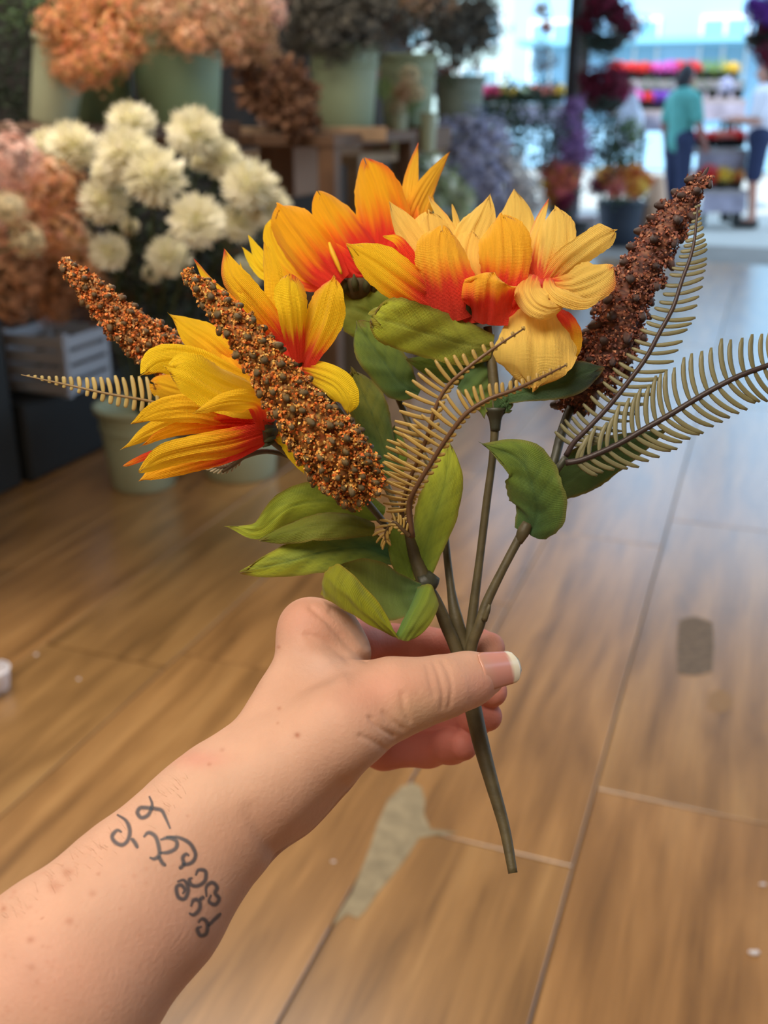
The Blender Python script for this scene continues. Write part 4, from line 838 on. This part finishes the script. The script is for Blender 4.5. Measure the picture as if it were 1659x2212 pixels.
leaf([(858,1020,.466),(858,975,.466),(852,920,.468)], [30,44,14], GM, GD)
leaf([(830,1110,.450),(760,1090,.444),(690,1082,.440),(620,1098,.438),(560,1146,.440),(498,1139,.444)], [30,82,86,74,42,8], GM, GY, roll=.1, veins=.035)
leaf([(810,1142,.438),(745,1132,.432),(680,1135,.430),(620,1150,.432),(568,1166,.436)], [26,54,62,44,6], OL, S(104,114,24), roll=-.35, cup=.45)
leaf([(855,1206,.450),(780,1184,.444),(700,1192,.438),(610,1216,.436),(530,1234,.440)], [34,84,88,66,22], GB, GY, roll=.12, veins=.04)
patch_leaf([[(912,1262,.440),(868,1240,.440),(818,1212,.440),(768,1208,.440),(722,1226,.438)],
            [(905,1272,.438),(866,1286,.444),(820,1290,.448),(770,1270,.448),(712,1252,.444)],
            [(916,1290,.434),(880,1330,.436),(838,1340,.440),(780,1320,.440),(698,1290,.438)]], S(66,96,48), OL)
patch_leaf([[(856,1368,.424),(822,1308,.424),(774,1252,.424),(735,1220,.426),(712,1226,.428)],
            [(862,1380,.426),(806,1330,.422),(756,1284,.420),(716,1258,.422),(697,1248,.426)],
            [(868,1384,.432),(818,1360,.426),(762,1328,.424),(712,1300,.426),(692,1284,.430)]], S(146,152,26), S(140,140,24), edge=S(150,116,34))
patch_leaf([[(902,1268,.438),(918,1262,.436),(934,1266,.435),(949,1306,.436)],[(888,1304,.434),(903,1302,.431),(922,1308,.431),(940,1330,.433)],[(868,1344,.430),(882,1348,.427),(900,1350,.428),(920,1360,.431)],[(854,1374,.428),(866,1382,.427),(880,1385,.428),(898,1378,.430)]], S(84,122,50), S(150,160,40), veins=.0001)

# ---- stems ----
stem([(1108,1886,.430),(1090,1790,.436),(1062,1690,.441),(1040,1610,.445),(1022,1530,.448),(1005,1450,.450)], [10,12,15,18,19,20], n=40, seg=12)
stem([(1012,1480,.448),(985,1400,.449),(962,1345,.449),(944,1300,.449),(926,1268,.448)], [12,15,15,12,11])
stem([(1015,1490,.452),(1002,1400,.453),(986,1340,.453),(974,1270,.456),(962,1160,.464),(958,1050,.470)], [12,15,15,9,8,7], n=30)
stem([(1008,1480,.452),(1014,1400,.452),(1022,1320,.452),(1036,1210,.452),(1052,1080,.452),(1064,990,.451),(1070,900,.450),(1066,820,.450),(1054,706,.450)], [10,13,11,9,9,8.5,10,12,10], n=40)
stem([(1016,1480,.450),(1018,1400,.448),(1036,1350,.446),(1052,1300,.446),(1088,1226,.446),(1124,1158,.447)], [10,13,12,11,9.5,10], n=30)
stem([(1046,1340,.443),(1054,1318,.442),(1058,1306,.442)], [7,6,3.5], n=8)
stem([(1070,930,.450),(1070,905,.449),(1070,880,.448)], [11,14,26], n=8, name='leaf_socket', m=M_stem_dark)
stem([(1120,1172,.447),(1130,1150,.446),(1140,1130,.446)], [9,15,12], n=8, name='leaf_socket')
stem([(1126,1155,.448),(1170,1070,.452),(1196,1000,.454),(1212,940,.458),(1232,880,.462)], [9,10,10,11,10], m=M_stem_dark)
stem([(906,1262,.446),(925,1255,.446),(938,1240,.446)], [24,26,16], n=8, name='leaf_socket', m=M_stem_dark)
stem([(920,1264,.446),(896,1200,.446),(882,1150,.444)], [19,15,9])
stem([(900,1255,.452),(860,1180,.452),(830,1130,.450),(790,1080,.436),(740,1010,.420)], [9,8,8,8,7])
stem([(840,1140,.456),(780,1090,.456),(700,1040,.450),(630,985,.444),(580,945,.441)], [8,7,7,8,9])
stem([(870,1160,.458),(840,1060,.462),(740,900,.460),(660,800,.450)], [8,8,8,9])
stem([(958,1060,.470),(905,960,.480),(860,860,.484),(800,720,.484),(778,625,.482)], [7,7,7,8,10])
stem([(1070,900,.450),(1120,800,.460),(1150,700,.460),(1172,640,.456)], [7,6,6,8])
stem([(640,990,.447),(580,975,.448),(530,985,.450),(510,1000,.451),(480,1020,.452)], [6,5.5,6,5,3], n=20)

# ---- seed spikes ----
def spike(label, axis, rad, nbead, ncrumb, cr_cols, bead_col, seed, beadpx=(7.5, 10), tipd=True):
    r = random.Random(seed); axis = np.asarray(axis, float); A = PV(catmull(axis, 60)); rr = np.interp(np.linspace(0,1,60), np.linspace(0,1,len(rad)), rad)
    dm = float(np.mean(axis[:,2])); R = np.array([pxr(x, dm) for x in rr]); T = unit(np.gradient(A, axis=0))
    v, f = tube(catmull(A, 150), np.interp(np.linspace(0,1,150), np.linspace(0,1,60), R*.74), 26)
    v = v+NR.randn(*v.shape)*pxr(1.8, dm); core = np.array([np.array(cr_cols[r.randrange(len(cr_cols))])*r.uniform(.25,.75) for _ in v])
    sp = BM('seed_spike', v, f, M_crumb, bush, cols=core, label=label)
    def frame(i):
        t = T[i]; a = unit(np.cross(t, [.2,.9,.3])); return t, a, np.cross(t, a)
    # weight positions by surface area
    W = np.cumsum(R); W = W/W[-1]
    def pick(): return int(np.searchsorted(W, r.random()))
    BE = []
    for k in range(nbead):
        u_ = (k+.5)/nbead; i = min(int(np.searchsorted(W, u_)), 59); t, a, b = frame(i); w_ = k*2.399963+r.uniform(-.25,.25)
        dirv = math.cos(w_)*a+math.sin(w_)*b; BE.append((A[i]+dirv*R[i]*r.uniform(.86,1.02), unit(dirv*.75-t*.6+NR.randn(3)*.18), pxr(r.uniform(*beadpx), dm)))
    mb = MB()
    for _ in range(ncrumb):
        i = min(pick(), 59); t, a, b = frame(i); w_ = r.random()*6.283; q = R[i]*(.62+.36*r.random()**.7)
        dirv = math.cos(w_)*a+math.sin(w_)*b; c = A[i]+dirv*q+t*r.uniform(-.5,.5)*.004
        if _ % 5 < 3:
            bc, bd, bs = BE[r.randrange(len(BE))]; c = bc+np.clip(NR.randn(3), -1.25, 1.25)*bs*.8-bd*bs*.45; dirv = unit(c-bc+bd*bs*.6)
        s = pxr(r.uniform(2.8, 6.0), dm); ax = unit(dirv*r.uniform(.3,1)+t*r.uniform(-1.0,.2)+NR.randn(3)*.5)   # shards lean to the tip
        p1 = unit(np.cross(ax, NR.randn(3))); p2 = np.cross(ax, p1)
        V = [c+ax*s*r.uniform(.6,1.3), c+p1*s*.75, c-p1*s*.5+p2*s*.65, c-p1*s*.4-p2*s*.7, c-ax*s*.7]
        col = np.array(cr_cols[r.randrange(len(cr_cols))])*r.uniform(.7,1.2)
        mb.add(V, [(0,1,2),(0,2,3),(0,3,1),(4,2,1),(4,3,2),(4,1,3)], col)
    mb.obj('seed_crumbs', M_crumb, sp, BO, smooth=False, kind='stuff')
    # beads: ridged husks standing on short spikelets
    bmsh = []
    for vv in range(3):
        v, f = ICO2; v = v.copy(); v[:,2] *= 1.25; an = np.arctan2(v[:,1], v[:,0]); v *= (1+.10*np.sin(an*3+vv)*(1-abs(v[:,2])/1.3))[:,None]
        v[:,2] += .25*(v[:,2] > .9)
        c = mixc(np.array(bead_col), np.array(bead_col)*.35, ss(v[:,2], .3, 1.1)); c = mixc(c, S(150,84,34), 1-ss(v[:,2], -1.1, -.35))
        me = bpy.data.meshes.new('seed_bead'); me.from_pydata(v.tolist(), [], f); me.polygons.foreach_set('use_smooth', [True]*len(f))
        ca = me.color_attributes.new('Col', 'FLOAT_COLOR', 'POINT'); cc = np.ones((len(v),4), np.float32); cc[:,:3] = c; ca.data.foreach_set('color', cc.ravel())
        me.materials.append(M_bead); bmsh.append(me)
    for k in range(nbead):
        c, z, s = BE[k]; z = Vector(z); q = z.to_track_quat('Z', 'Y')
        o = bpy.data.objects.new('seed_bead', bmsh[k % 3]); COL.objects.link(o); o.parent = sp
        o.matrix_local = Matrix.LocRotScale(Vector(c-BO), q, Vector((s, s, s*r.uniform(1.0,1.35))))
    return sp
GOLD = [S(224,144,52), S(240,172,76), S(208,116,48), S(246,132,48), S(150,94,40), S(240,196,106), S(232,110,40), S(120,80,36), S(226,160,80), S(190,130,60)]
GOLD2 = [S(220,134,58), S(236,160,84), S(206,112,54), S(242,130,60), S(140,88,40), S(232,180,116), S(116,76,40)]
BRN_BACKLIT = [S(160,96,72), S(134,78,64), S(180,116,86), S(116,72,64), S(98,62,58), S(198,138,106), S(150,84,62)]  # right spike's crumbs browned, painting its backlit look into the colour
# axes run from base to tip
spike('long spike crossing in front of the left flowers, widest at its foot', [(795,1065,.418),(745,1010,.414),(690,940,.408),(620,850,.404),(560,765,.402),(500,690,.402),(445,632,.404),(402,590,.408)],
      [52,74,70,54,42,33,22,8], 170, 12500, GOLD, S(124,100,58), 3, (6.8,9.2))
spike('left spike pointing up and out behind the lower left flower', [(430,850,.476),(385,790,.474),(330,745,.472),(270,700,.470),(215,645,.470),(170,600,.470),(136,570,.470)],
      [40,50,50,42,32,22,9], 110, 8000, GOLD2, S(128,98,58), 5, (6,8.2))
spike('right spike, coloured dark reddish brown as if backlit, leaning right beside the fern', [(1224,885,.466),(1280,815,.462),(1320,745,.458),(1345,660,.456),(1382,590,.456),(1430,510,.458),(1480,440,.460),(1520,382,.462)],
      [24,56,62,54,52,44,34,14], 78, 7500, BRN_BACKLIT, S(88,62,56), 9, (8.5,11.5))  # bead colour darkened for the same backlit look
stem([(1512,392,.462),(1522,376,.462),(1530,362,.462)], [6,5,2.5], n=6, name='spike_tip', m=mat('tip_brown', S(70,48,48), .6))

# ---- ferns ----
def fern(label, sp, r, n, lens_l, lens_r, ang=(70,60), col=(S(150,128,70), S(188,170,110)), wpx=4.6, start=.06, stem_m=None, curve=.25, angl=None):
    """midrib from base to tip; leaflets left/right of it (lengths in px along the rib)"""
    A2 = catmull(sp, 120); A = PV(A2); d = float(np.mean(A2[:,2])); rr = np.interp(np.linspace(0,1,120), np.linspace(0,1,len(r)), r)
    v, f = tube(A[::3], [pxr(x, d) for x in rr[::3]], 7); fr = BM('fern_frond', v, f, M_fern, bush, cols=np.tile(S(96,74,46) if stem_m is None else stem_m, (len(v),1)), label=label)
    T = unit(np.gradient(A, axis=0)); e = unit(T3-A); Sd = unit(np.cross(T, e)); s_rng = random.Random(int(sp[0][0]))
    for k in range(n):
        tt = start+(1-start)*(k+.5)/n; i = min(int(tt*119), 119)
        for sgn, ln in ((1, lens_l), (-1, lens_r)):
            L = pxr(float(np.interp(tt, np.linspace(0,1,len(ln)), ln)), d)
            if L < pxr(3, d): continue
            L *= s_rng.uniform(.93,1.06); g_ = angl if (sgn == 1 and angl) else ang; a0 = math.radians(np.interp(tt, [0,1], [g_[0], g_[1]])+s_rng.uniform(-3,3))
            t, sd, nn = T[i], Sd[i]*-sgn, e[i]
            q = np.linspace(0,1,7); hw = pxr(wpx, d)*np.array([.6,.9,1,1,1,.92,.5])*s_rng.uniform(.92,1.05)
            if L < hw.max()*3: hw = hw*.8
            V = []; 
            for j, x in enumerate(q):
                aa = a0-curve*(x); dirv = t*math.cos(aa)+sd*math.sin(aa)
                base = A[i]+dirv*L*x+nn*(-.10*L*x*x); wv = t*math.sin(aa)-sd*math.cos(aa); h_ = hw[j]; th = pxr(1.2, d)
                for y, z in ((-1,-.5),(-.6,.8),(.6,.8),(1,-.5)): V.append(base+wv*h_*y+nn*th*z*(1 if h_ else 0))
            F = []
            for j in range(6):
                for m_ in range(4): F.append((j*4+m_, j*4+(m_+1)%4, (j+1)*4+(m_+1)%4, (j+1)*4+m_))
            F.append((24,25,26,27))
            cc = np.array([col[0] if y in (1,2) else col[1] for _ in q for y in range(4)])*s_rng.uniform(.88,1.1)
            BM('leaflet', V, F, M_fern, fr, cols=cc)
    return fr
TANL = (S(196,172,104), S(226,206,146)); GRN = (S(128,122,86), S(168,162,122)); MUS = (S(186,152,78), S(216,186,116))
fern('left fern frond sticking out behind the lower left flower', [(520,925,.468),(420,895,.466),(330,868,.464),(230,850,.462),(130,828,.462),(38,808,.462)], [4,3.6,3.2,2.8,2.2,.8], 28, [34,32,30,28,22,12,4,0], [58,58,56,52,40,24,10,0], ang=(80,76), angl=(100,96), curve=.12, col=TANL, stem_m=S(150,122,76), wpx=5.2)
fern('small pale fern frond under the lower left flower', [(530,985,.451),(490,1008,.452),(455,1006,.453),(420,984,.455)], [4,3,2,1], 15, [14,20,20,12], [22,34,30,12], ang=(60,40), col=(S(188,182,150), S(224,220,196)), wpx=2.2)
fern('front fern frond curving up to the pale petal, shorter of the two', [(884,1150,.430),(868,1110,.424),(880,1050,.416),(900,1000,.410),(922,945,.404),(940,883,.400),(965,836,.398),(1007,797,.396),(1070,750,.396),(1142,703,.398)],
     [6,5,4.4,4.4,4.6,4.6,4.2,3.8,3.2,1.5], 30, [14,26,40,70,78,74,70,56,30,14,4], [10,14,18,22,24,24,20,16,12,8,3], ang=(62,44), angl=(112,80), curve=.12, col=MUS, stem_m=S(118,84,54), wpx=4.7)
fern('front fern frond reaching right across the pale petal', [(890,1160,.426),(884,1095,.420),(896,1058,.412),(930,1002,.404),(966,945,.398),(1007,893,.394),(1055,862,.392),(1111,842,.392),(1170,815,.394),(1232,784,.398)],
     [8,7,5.5,5,5,5,4.6,4,3.2,1.5], 34, [20,50,84,92,84,66,44,28,18,12,4], [8,12,18,22,20,16,14,12,10,6,3], ang=(60,42), angl=(110,72), curve=.12, col=MUS, stem_m=S(112,80,54), wpx=4.7)
fern('tiny curled fern frond at the foot of the front fronds', [(884,1158,.424),(866,1140,.422),(850,1128,.422),(832,1150,.424),(834,1172,.426)], [5,4,3,2,1.5], 11, [10,14,20,22,16], [20,26,30,34,20], ang=(70,40), col=MUS, wpx=3.0)
fern('tall right fern frond pointing up beside the dark spike', [(1222,985,.450),(1240,955,.448),(1270,925,.446),(1316,876,.444),(1356,826,.442),(1396,772,.441),(1427,714,.440),(1454,664,.440),(1474,603,.441),(1490,560,.442),(1500,519,.443),(1504,480,.444),(1508,437,.446)],
     [6.5,6,5.6,5.6,5.4,5.2,5,4.8,4.4,4,3.4,2.8,1.6], 34, [36,50,44,42,42,40,36,32,28,22,14,5], [40,56,66,70,70,66,62,50,42,28,14,5], ang=(62,64), angl=(92,124), curve=.15, col=GRN, stem_m=S(74,58,56), wpx=4.6)
fern('wide right fern frond running out of the picture', [(1222,1000,.446),(1260,992,.444),(1330,962,.442),(1390,928,.440),(1450,894,.438),(1520,852,.436),(1590,815,.434),(1659,789,.434),(1740,760,.434),(1820,742,.434)],
     [7,6.6,6.4,6.4,6.4,6.2,6,5.8,5,3], 30, [30,60,86,96,96,94,86,70,50,24], [40,60,78,84,86,84,78,64,44,20], ang=(62,98), angl=(66,100), col=GRN, stem_m=S(66,52,50), wpx=5.6, curve=.3)
stem([(1192,1030,.452),(1208,1008,.449),(1222,988,.449)], [8,8,7], n=8, m=M_stem_dark)

# ================================================================ THE HAND
H = .0008
def cvt(l): return [P(*q[:3]) for q in l], [pxr(q[3], q[2]) for q in l]
lo = np.minimum.reduce([P(-150,2350,.34), P(-150,2350,.40), P(600,1300,.36), P(1100,1250,.54), P(-150,1300,.34)])
allp = np.array([P(x, y, d) for x in (-120, 1130) for y in (1270, 2400) for d in (.335, .56)])
lo = np.array([P(-120,1700,.36)[0], min(P(300,2400,.335)[1], P(600,1900,.36)[1])-.02, P(300,2400,.40)[2]-.01])
hi = np.array([P(1130,1450,.46)[0]+.005, P(800,1400,.56)[1]+.02, P(660,1280,.47)[2]+.03])
lo = np.minimum(lo, P(300,2420,.335)-.01)
A_ = Field(lo, hi, H)
A_.chain(*cvt([(-90,2310,.355,262),(140,2112,.365,212),(312,1940,.380,176),(428,1806,.390,142),(498,1735,.396,126)]), k=.010)
A_.chain(*cvt([(498,1735,.396,126),(590,1684,.402,112),(655,1625,.405,104)]), k=.012)
A_.chain(*cvt([(530,1692,.405,82),(618,1530,.418,58),(672,1362,.437,58)]), k=.014)          # index metacarpal
A_.chain(*cvt([(668,1360,.437,60),(716,1372,.443,52),(752,1412,.442,50)]), k=.010)
A_.chain(*cvt([(548,1710,.415,74),(700,1430,.465,54)]), k=.014)
A_.chain(*cvt([(570,1725,.425,72),(700,1500,.485,52)]), k=.014)
A_.chain(*cvt([(590,1735,.435,66),(704,1565,.495,48)]), k=.014)
A_.chain(*cvt([(596,1668,.392,88),(738,1572,.395,84),(860,1508,.402,74)]), k=.012)           # thumb metacarpal
A_.chain(*cvt([(678,1640,.405,88),(622,1722,.410,72)]), k=.010)                             # thenar
A_.chain(*cvt([(735,1492,.420,66),(830,1500,.410,70)]), k=.012)                              # web
A_.chain(*cvt([(860,1508,.402,74),(915,1494,.405,64),(962,1482,.409,60),(1010,1468,.416,54),(1046,1458,.423,46)]), k=.006)
Fg = A_.like()
def finger(pts, k=.0045):
    T = A_.like(); p, r = cvt(pts); lo_ = np.min(p, 0)-.02; hi_ = np.max(p, 0)+.02
    T.chain(p, r, k=k); Fg.D = Field.smin(Fg.D, T.D, .0012)
finger([(690,1372,.450,46),(770,1385,.478,44),(850,1394,.498,43),(920,1396,.497,38),(985,1398,.487,39),(1030,1398,.474,37),(1056,1400,.464,35)])
finger([(696,1430,.470,46),(850,1478,.522,41),(985,1490,.502,38),(1030,1492,.485,36),(1062,1494,.470,34)])
finger([(700,1500,.488,44),(850,1556,.532,39),(985,1556,.512,36),(1030,1550,.490,34),(1052,1547,.474,33)])
finger([(704,1562,.494,46),(828,1618,.522,42),(925,1618,.515,37),(975,1612,.500,35),(1000,1610,.490,33)])
A_.D = Field.smin(A_.D, Fg.D, .006); del Fg
V, F = A_.extract(); V = lap(V, F, 3, .45); N = vnormals(V, F)
cc = (V-T3) @ R3; scr = np.stack([CX+FPX*cc[:,0]/-cc[:,2], CY-FPX*cc[:,1]/-cc[:,2]], 1); dep = -cc[:,2]
facing = np.sum(N*unit(T3-V), 1)
def seg_dist(p, line):
    p = np.asarray(p); line = np.asarray(line, float); best = np.full(len(p), 1e9)
    for a, b in zip(line[:-1], line[1:]):
        ab = b-a; t = np.clip(((p-a)@ab)/(ab@ab), 0, 1); best = np.minimum(best, np.linalg.norm(p-a-t[:,None]*ab, axis=1))
    return best
near = (facing > .05)
def press(line, w_, amp, dmax=9, dmin=0):      # skin folds and knuckle creases (negative amp raises)
    global V
    m = near & (dep < dmax) & (dep > dmin); d = seg_dist(scr[m], line); V[m] -= N[m]*(amp*np.exp(-(d/w_)**2))[:,None]
sm = lambda l, n=16: catmull(np.array(l, float), n)
press(sm([(938,1432),(948,1460),(957,1495),(955,1530)]), 5, .0005, .44)
press(sm([(955,1428),(970,1455),(976,1490),(970,1528)]), 4.5, .0005, .44)
press(sm([(924,1440),(930,1470),(936,1500)]), 6, .0004, .44)
press(sm([(870,1500),(872,1530),(884,1556)]), 7, .0006, .44)
press(sm([(800,1550),(820,1572),(850,1590)]), 5, .0009, .44)
press(sm([(830,1540),(850,1560),(872,1575)]), 5, .0006, .44)
press(sm([(780,1590),(810,1605),(838,1622)]), 6, .0006, .44)
press(sm([(672,1312),(712,1348),(752,1392),(790,1425)]), 7, .0009, .50)
press(sm([(664,1372),(700,1384),(738,1412),(752,1428)]), 8, .0007, .50)
press(sm([(716,1320),(760,1352),(792,1394)]), 8, .0006, .50)
press(sm([(690,1340),(735,1368),(775,1408)]), 6, -.0002, .50)
press(sm([(742,1470),(700,1425),(660,1398)]), 16, -.0010, .46)      # tendon on the back of the thumb web
press(sm([(600,1840),(640,1800),(700,1745),(745,1700)]), 20, .0010, .46)
press(sm([(590,1850),(540,1750)]), 18, .0006, .46)
press([(850,1450),(850,1500)], 2, 0)
V = lap(V, F, 1, .5); N = vnormals(V, F)
# skin colour: pinker fingers and knuckles, paler wrist, freckles
c0 = np.tile(S(202,158,134), (len(V),1)); 
def blob(x, y, rx, ry, c, k, dmin=0, dmax=9):
    global c0
    m = np.exp(-(((scr[:,0]-x)/rx)**2+((scr[:,1]-y)/ry)**2))*((dep > dmin) & (dep < dmax)); c0 = mixc(c0, c, m*k)
back = ss(dep, .447, .470); c0 = mixc(c0, S(204,124,110), back*.95)
blob(845,1500,120,60,S(204,140,118),.7,0,.45); blob(1060,1480,60,40,S(214,152,132),.8,0,.45); blob(660,1330,70,60,S(204,142,120),.6)
blob(560,1560,170,120,S(214,166,138),.4); blob(450,1700,160,90,S(214,174,148),.5); blob(900,1540,70,50,S(204,170,134),.5,0,.45)
blob(700,1440,60,30,S(208,178,166),.35,0,.45); blob(380,2020,120,120,S(176,126,112),.35); blob(100,2120,200,120,S(212,154,132),.5)
blob(560,1790,160,90,S(184,134,108),.4); blob(430,1640,60,20,S(208,122,110),.35)
fr_ = random.Random(4)
for x, y, s_, k in [(642,1588,6,.8),(603,1530,4,.55),(602,1398,4,.5),(480,1620,5,.3),(452,1651,4,.5),(212,1888,2.5,.9),(90,1984,2,.7),(150,1990,9,.4),(118,1915,14,.4),(145,1885,10,.4),(200,1930,8,.35),(66,2030,8,.5),(68,2090,8,.35),(80,2120,5,.3),(8,1963,6,.6),(600,1562,3,.4),(405,1762,2.5,.5)]:
    blob(x, y, s_, s_*.9, S(160,92,62), k, 0, .5)
for _ in range(60): blob(fr_.uniform(0,330), fr_.uniform(1850,2212), fr_.uniform(2,6), fr_.uniform(2,5), S(176,108,80), fr_.uniform(.1,.3), 0, .5)
M_skin = mat('skin', vcol=True, rough=.58, sss=.12, spec=.28, bump=.3, bscale=620, noise=.05, nscale=60)
HO = P(312, 1940, .380)
person = mesh('person', V, F, M_skin, None, HO, cols=c0)
tag(person, 'bare freckled left hand and tattooed forearm holding the flower bunch', 'person')
bvh = BVHTree.FromPolygons([tuple(v) for v in V], [tuple(int(i) for i in f) for f in F])
def on_skin(px, py, lift=.0002):
    r = P(px, py, 1)-T3; r = unit(r); h = bvh.ray_cast(Vector(T3), Vector(r), 2.0)
    return None if h[0] is None else np.array(h[0])+np.array(h[1])*lift
# thumb nail
M_nail = mat('nail', vcol=True, rough=.22, spec=.5, sss=.1)
def nail(c_a, c_b, ra, rb, face, span, name, free=.78, lift=1.02):
    a, b = P(*c_a), P(*c_b); ax = unit(b-a); n = unit(np.asarray(face)-ax*np.dot(face, ax)); s2 = np.cross(ax, n); nu, nv = 15, 18; Vv = []; C = []
    for j in range(nv):
        s = j/(nv-1); rr = (ra*(1-s)+rb*s)*lift
        for i in range(nu):
            x = -1+2*i/(nu-1); sp_ = span*math.sqrt(max(0, 1-(max(0, .22-s)/.22)**2*.75))*math.sqrt(max(.04, 1-max(0, (s-.86)/.14)**2*.9)); an = x*sp_
            Vv.append(a+(b-a)*s+(n*math.cos(an)+s2*math.sin(an))*rr)
            fe_ = ss(s-.05*x*x, free-.03, free+.03); C.append(mixc(mixc(S(206,150,130), S(208,142,128), ss(s, .05, .4)), S(236,224,200), fe_))
    Ff = [(j*nu+i, j*nu+i+1, (j+1)*nu+i+1, (j+1)*nu+i) for j in range(nv-1) for i in range(nu-1)]
    o = mesh(name, Vv, Ff, M_nail, person, HO, cols=np.array(C), label='thumb nail with a white tip')
    md = o.modifiers.new('t', 'SOLIDIFY'); md.thickness = .0005; md.offset = 1; return o
fcv = unit(R3 @ np.array([.10, .30, 1.0]))
nail((1008,1462,.4155), (1095,1446,.4285), pxr(56,.4155), pxr(42,.43), fcv, .82, 'thumbnail', free=.76, lift=1.03)
# tattoo: ink lines lying in the skin
def mat_ink():
    m = bpy.data.materials.new('ink'); m.use_nodes = True; N_ = m.node_tree.nodes; L = m.node_tree.links; b = N_['Principled BSDF']
    b.inputs['Base Color'].default_value = (*S(58,70,82), 1); b.inputs['Roughness'].default_value = .55
    a = N_.new('ShaderNodeVertexColor'); a.layer_name = 'Col'; tr = N_.new('ShaderNodeBsdfTransparent'); ms = N_.new('ShaderNodeMixShader')
    L.new(a.outputs['Color'], ms.inputs[0]); L.new(tr.outputs[0], ms.inputs[1]); L.new(b.outputs[0], ms.inputs[2]); L.new(ms.outputs[0], N_['Material Output'].inputs['Surface'])
    return m
tat = [[(765,285),(780,330),(760,380),(725,395),(705,370),(720,345),(760,345),(800,350),(830,360),(850,400),(872,452)],
 [(600,380),(645,410),(665,460),(655,510),(625,535),(590,520),(575,490),(600,460),(625,470)],[(672,500),(690,522),(706,552)],
 [(735,495),(760,472),(795,490),(812,540),(815,585),(790,605),(765,598)],[(812,590),(828,622),(848,642)],
 [(815,575),(860,572),(900,550),(903,515),(865,497),(820,508)],[(850,495),(910,495),(970,525),(1000,580),(985,620),(948,632),(935,600),(952,580),(968,590)],[(945,625),(930,645),(915,655)],
 [(1000,690),(1015,662),(1050,668),(1048,715),(1012,742),(978,738),(968,710),(985,702)],[(905,722),(942,715),(962,760),(945,808),(912,800),(902,752),(925,738),(944,762),(932,785)],
 [(1055,800),(1055,748),(1085,725),(1110,750),(1100,780),(1120,808),(1100,838),(1068,822),(1080,788)],[(1020,812),(1045,798)],
 [(975,850),(990,815),(1018,820),(1020,860),(992,890),(965,882)],[(1012,932),(1035,910),(1060,935),(1055,985),(1025,996),(1008,962),(1032,950)],[(1065,948),(1090,920),(1110,903),(1130,882)]]
mbt = MB()
for ln in tat:
    p2 = catmull([(x/2.37, 1600+y/2.37) for x, y in ln], len(ln)*6); t2 = unit(np.gradient(p2, axis=0)); n2 = np.stack([-t2[:,1], t2[:,0]], 1); rows = []
    for k, (p_, n_) in enumerate(zip(p2, n2)):
        w_ = 6.2*min(1, .45+.9*math.sin(math.pi*(k+.5)/len(p2))); row = [on_skin(*(p_+n_*w_*o)) for o in (-1,-.35,.35,1)]
        if any(q is None for q in row): rows.append(None)
        else: rows.append(row)
    for a, b in zip(rows[:-1], rows[1:]):
        if a is None or b is None or np.linalg.norm(a[1]-b[1]) > .004: continue
        mbt.add(a+b, [(0,1,5,4),(1,2,6,5),(2,3,7,6)]); mbt.c[-1][:] = np.array([[0]*3,[.66]*3,[.66]*3,[0]*3]*2)
mbt.obj('tattoo', mat_ink(), person, HO, label='dark blue grey scrollwork tattoo band around the wrist')
# fine hair on the upper edge of the forearm
mbh = MB(); hr = random.Random(2)
for _ in range(90):
    s = hr.random(); x = 400-400*s+hr.uniform(-10,25); y = 1668+280*s**.95+hr.uniform(2,60)
    q = on_skin(x, y, 0)
    if q is None: continue
    i = bvh.find_nearest(Vector(q)); n_ = np.array(i[1]); dr = unit(n_+unit(P(200,1700,.38)-P(400,1850,.38))*.7+NR.randn(3)*.35); L_ = hr.uniform(.003,.007)
    v, f = tube([q, q+dr*L_*.5, q+dr*L_-np.array([0,0,.001])], [.00004,.00003,.00001], 3); mbh.add(v, f)
mbh.obj('arm_hair', mat('hair_fine', S(190,150,112), .5), person, HO, kind='stuff')
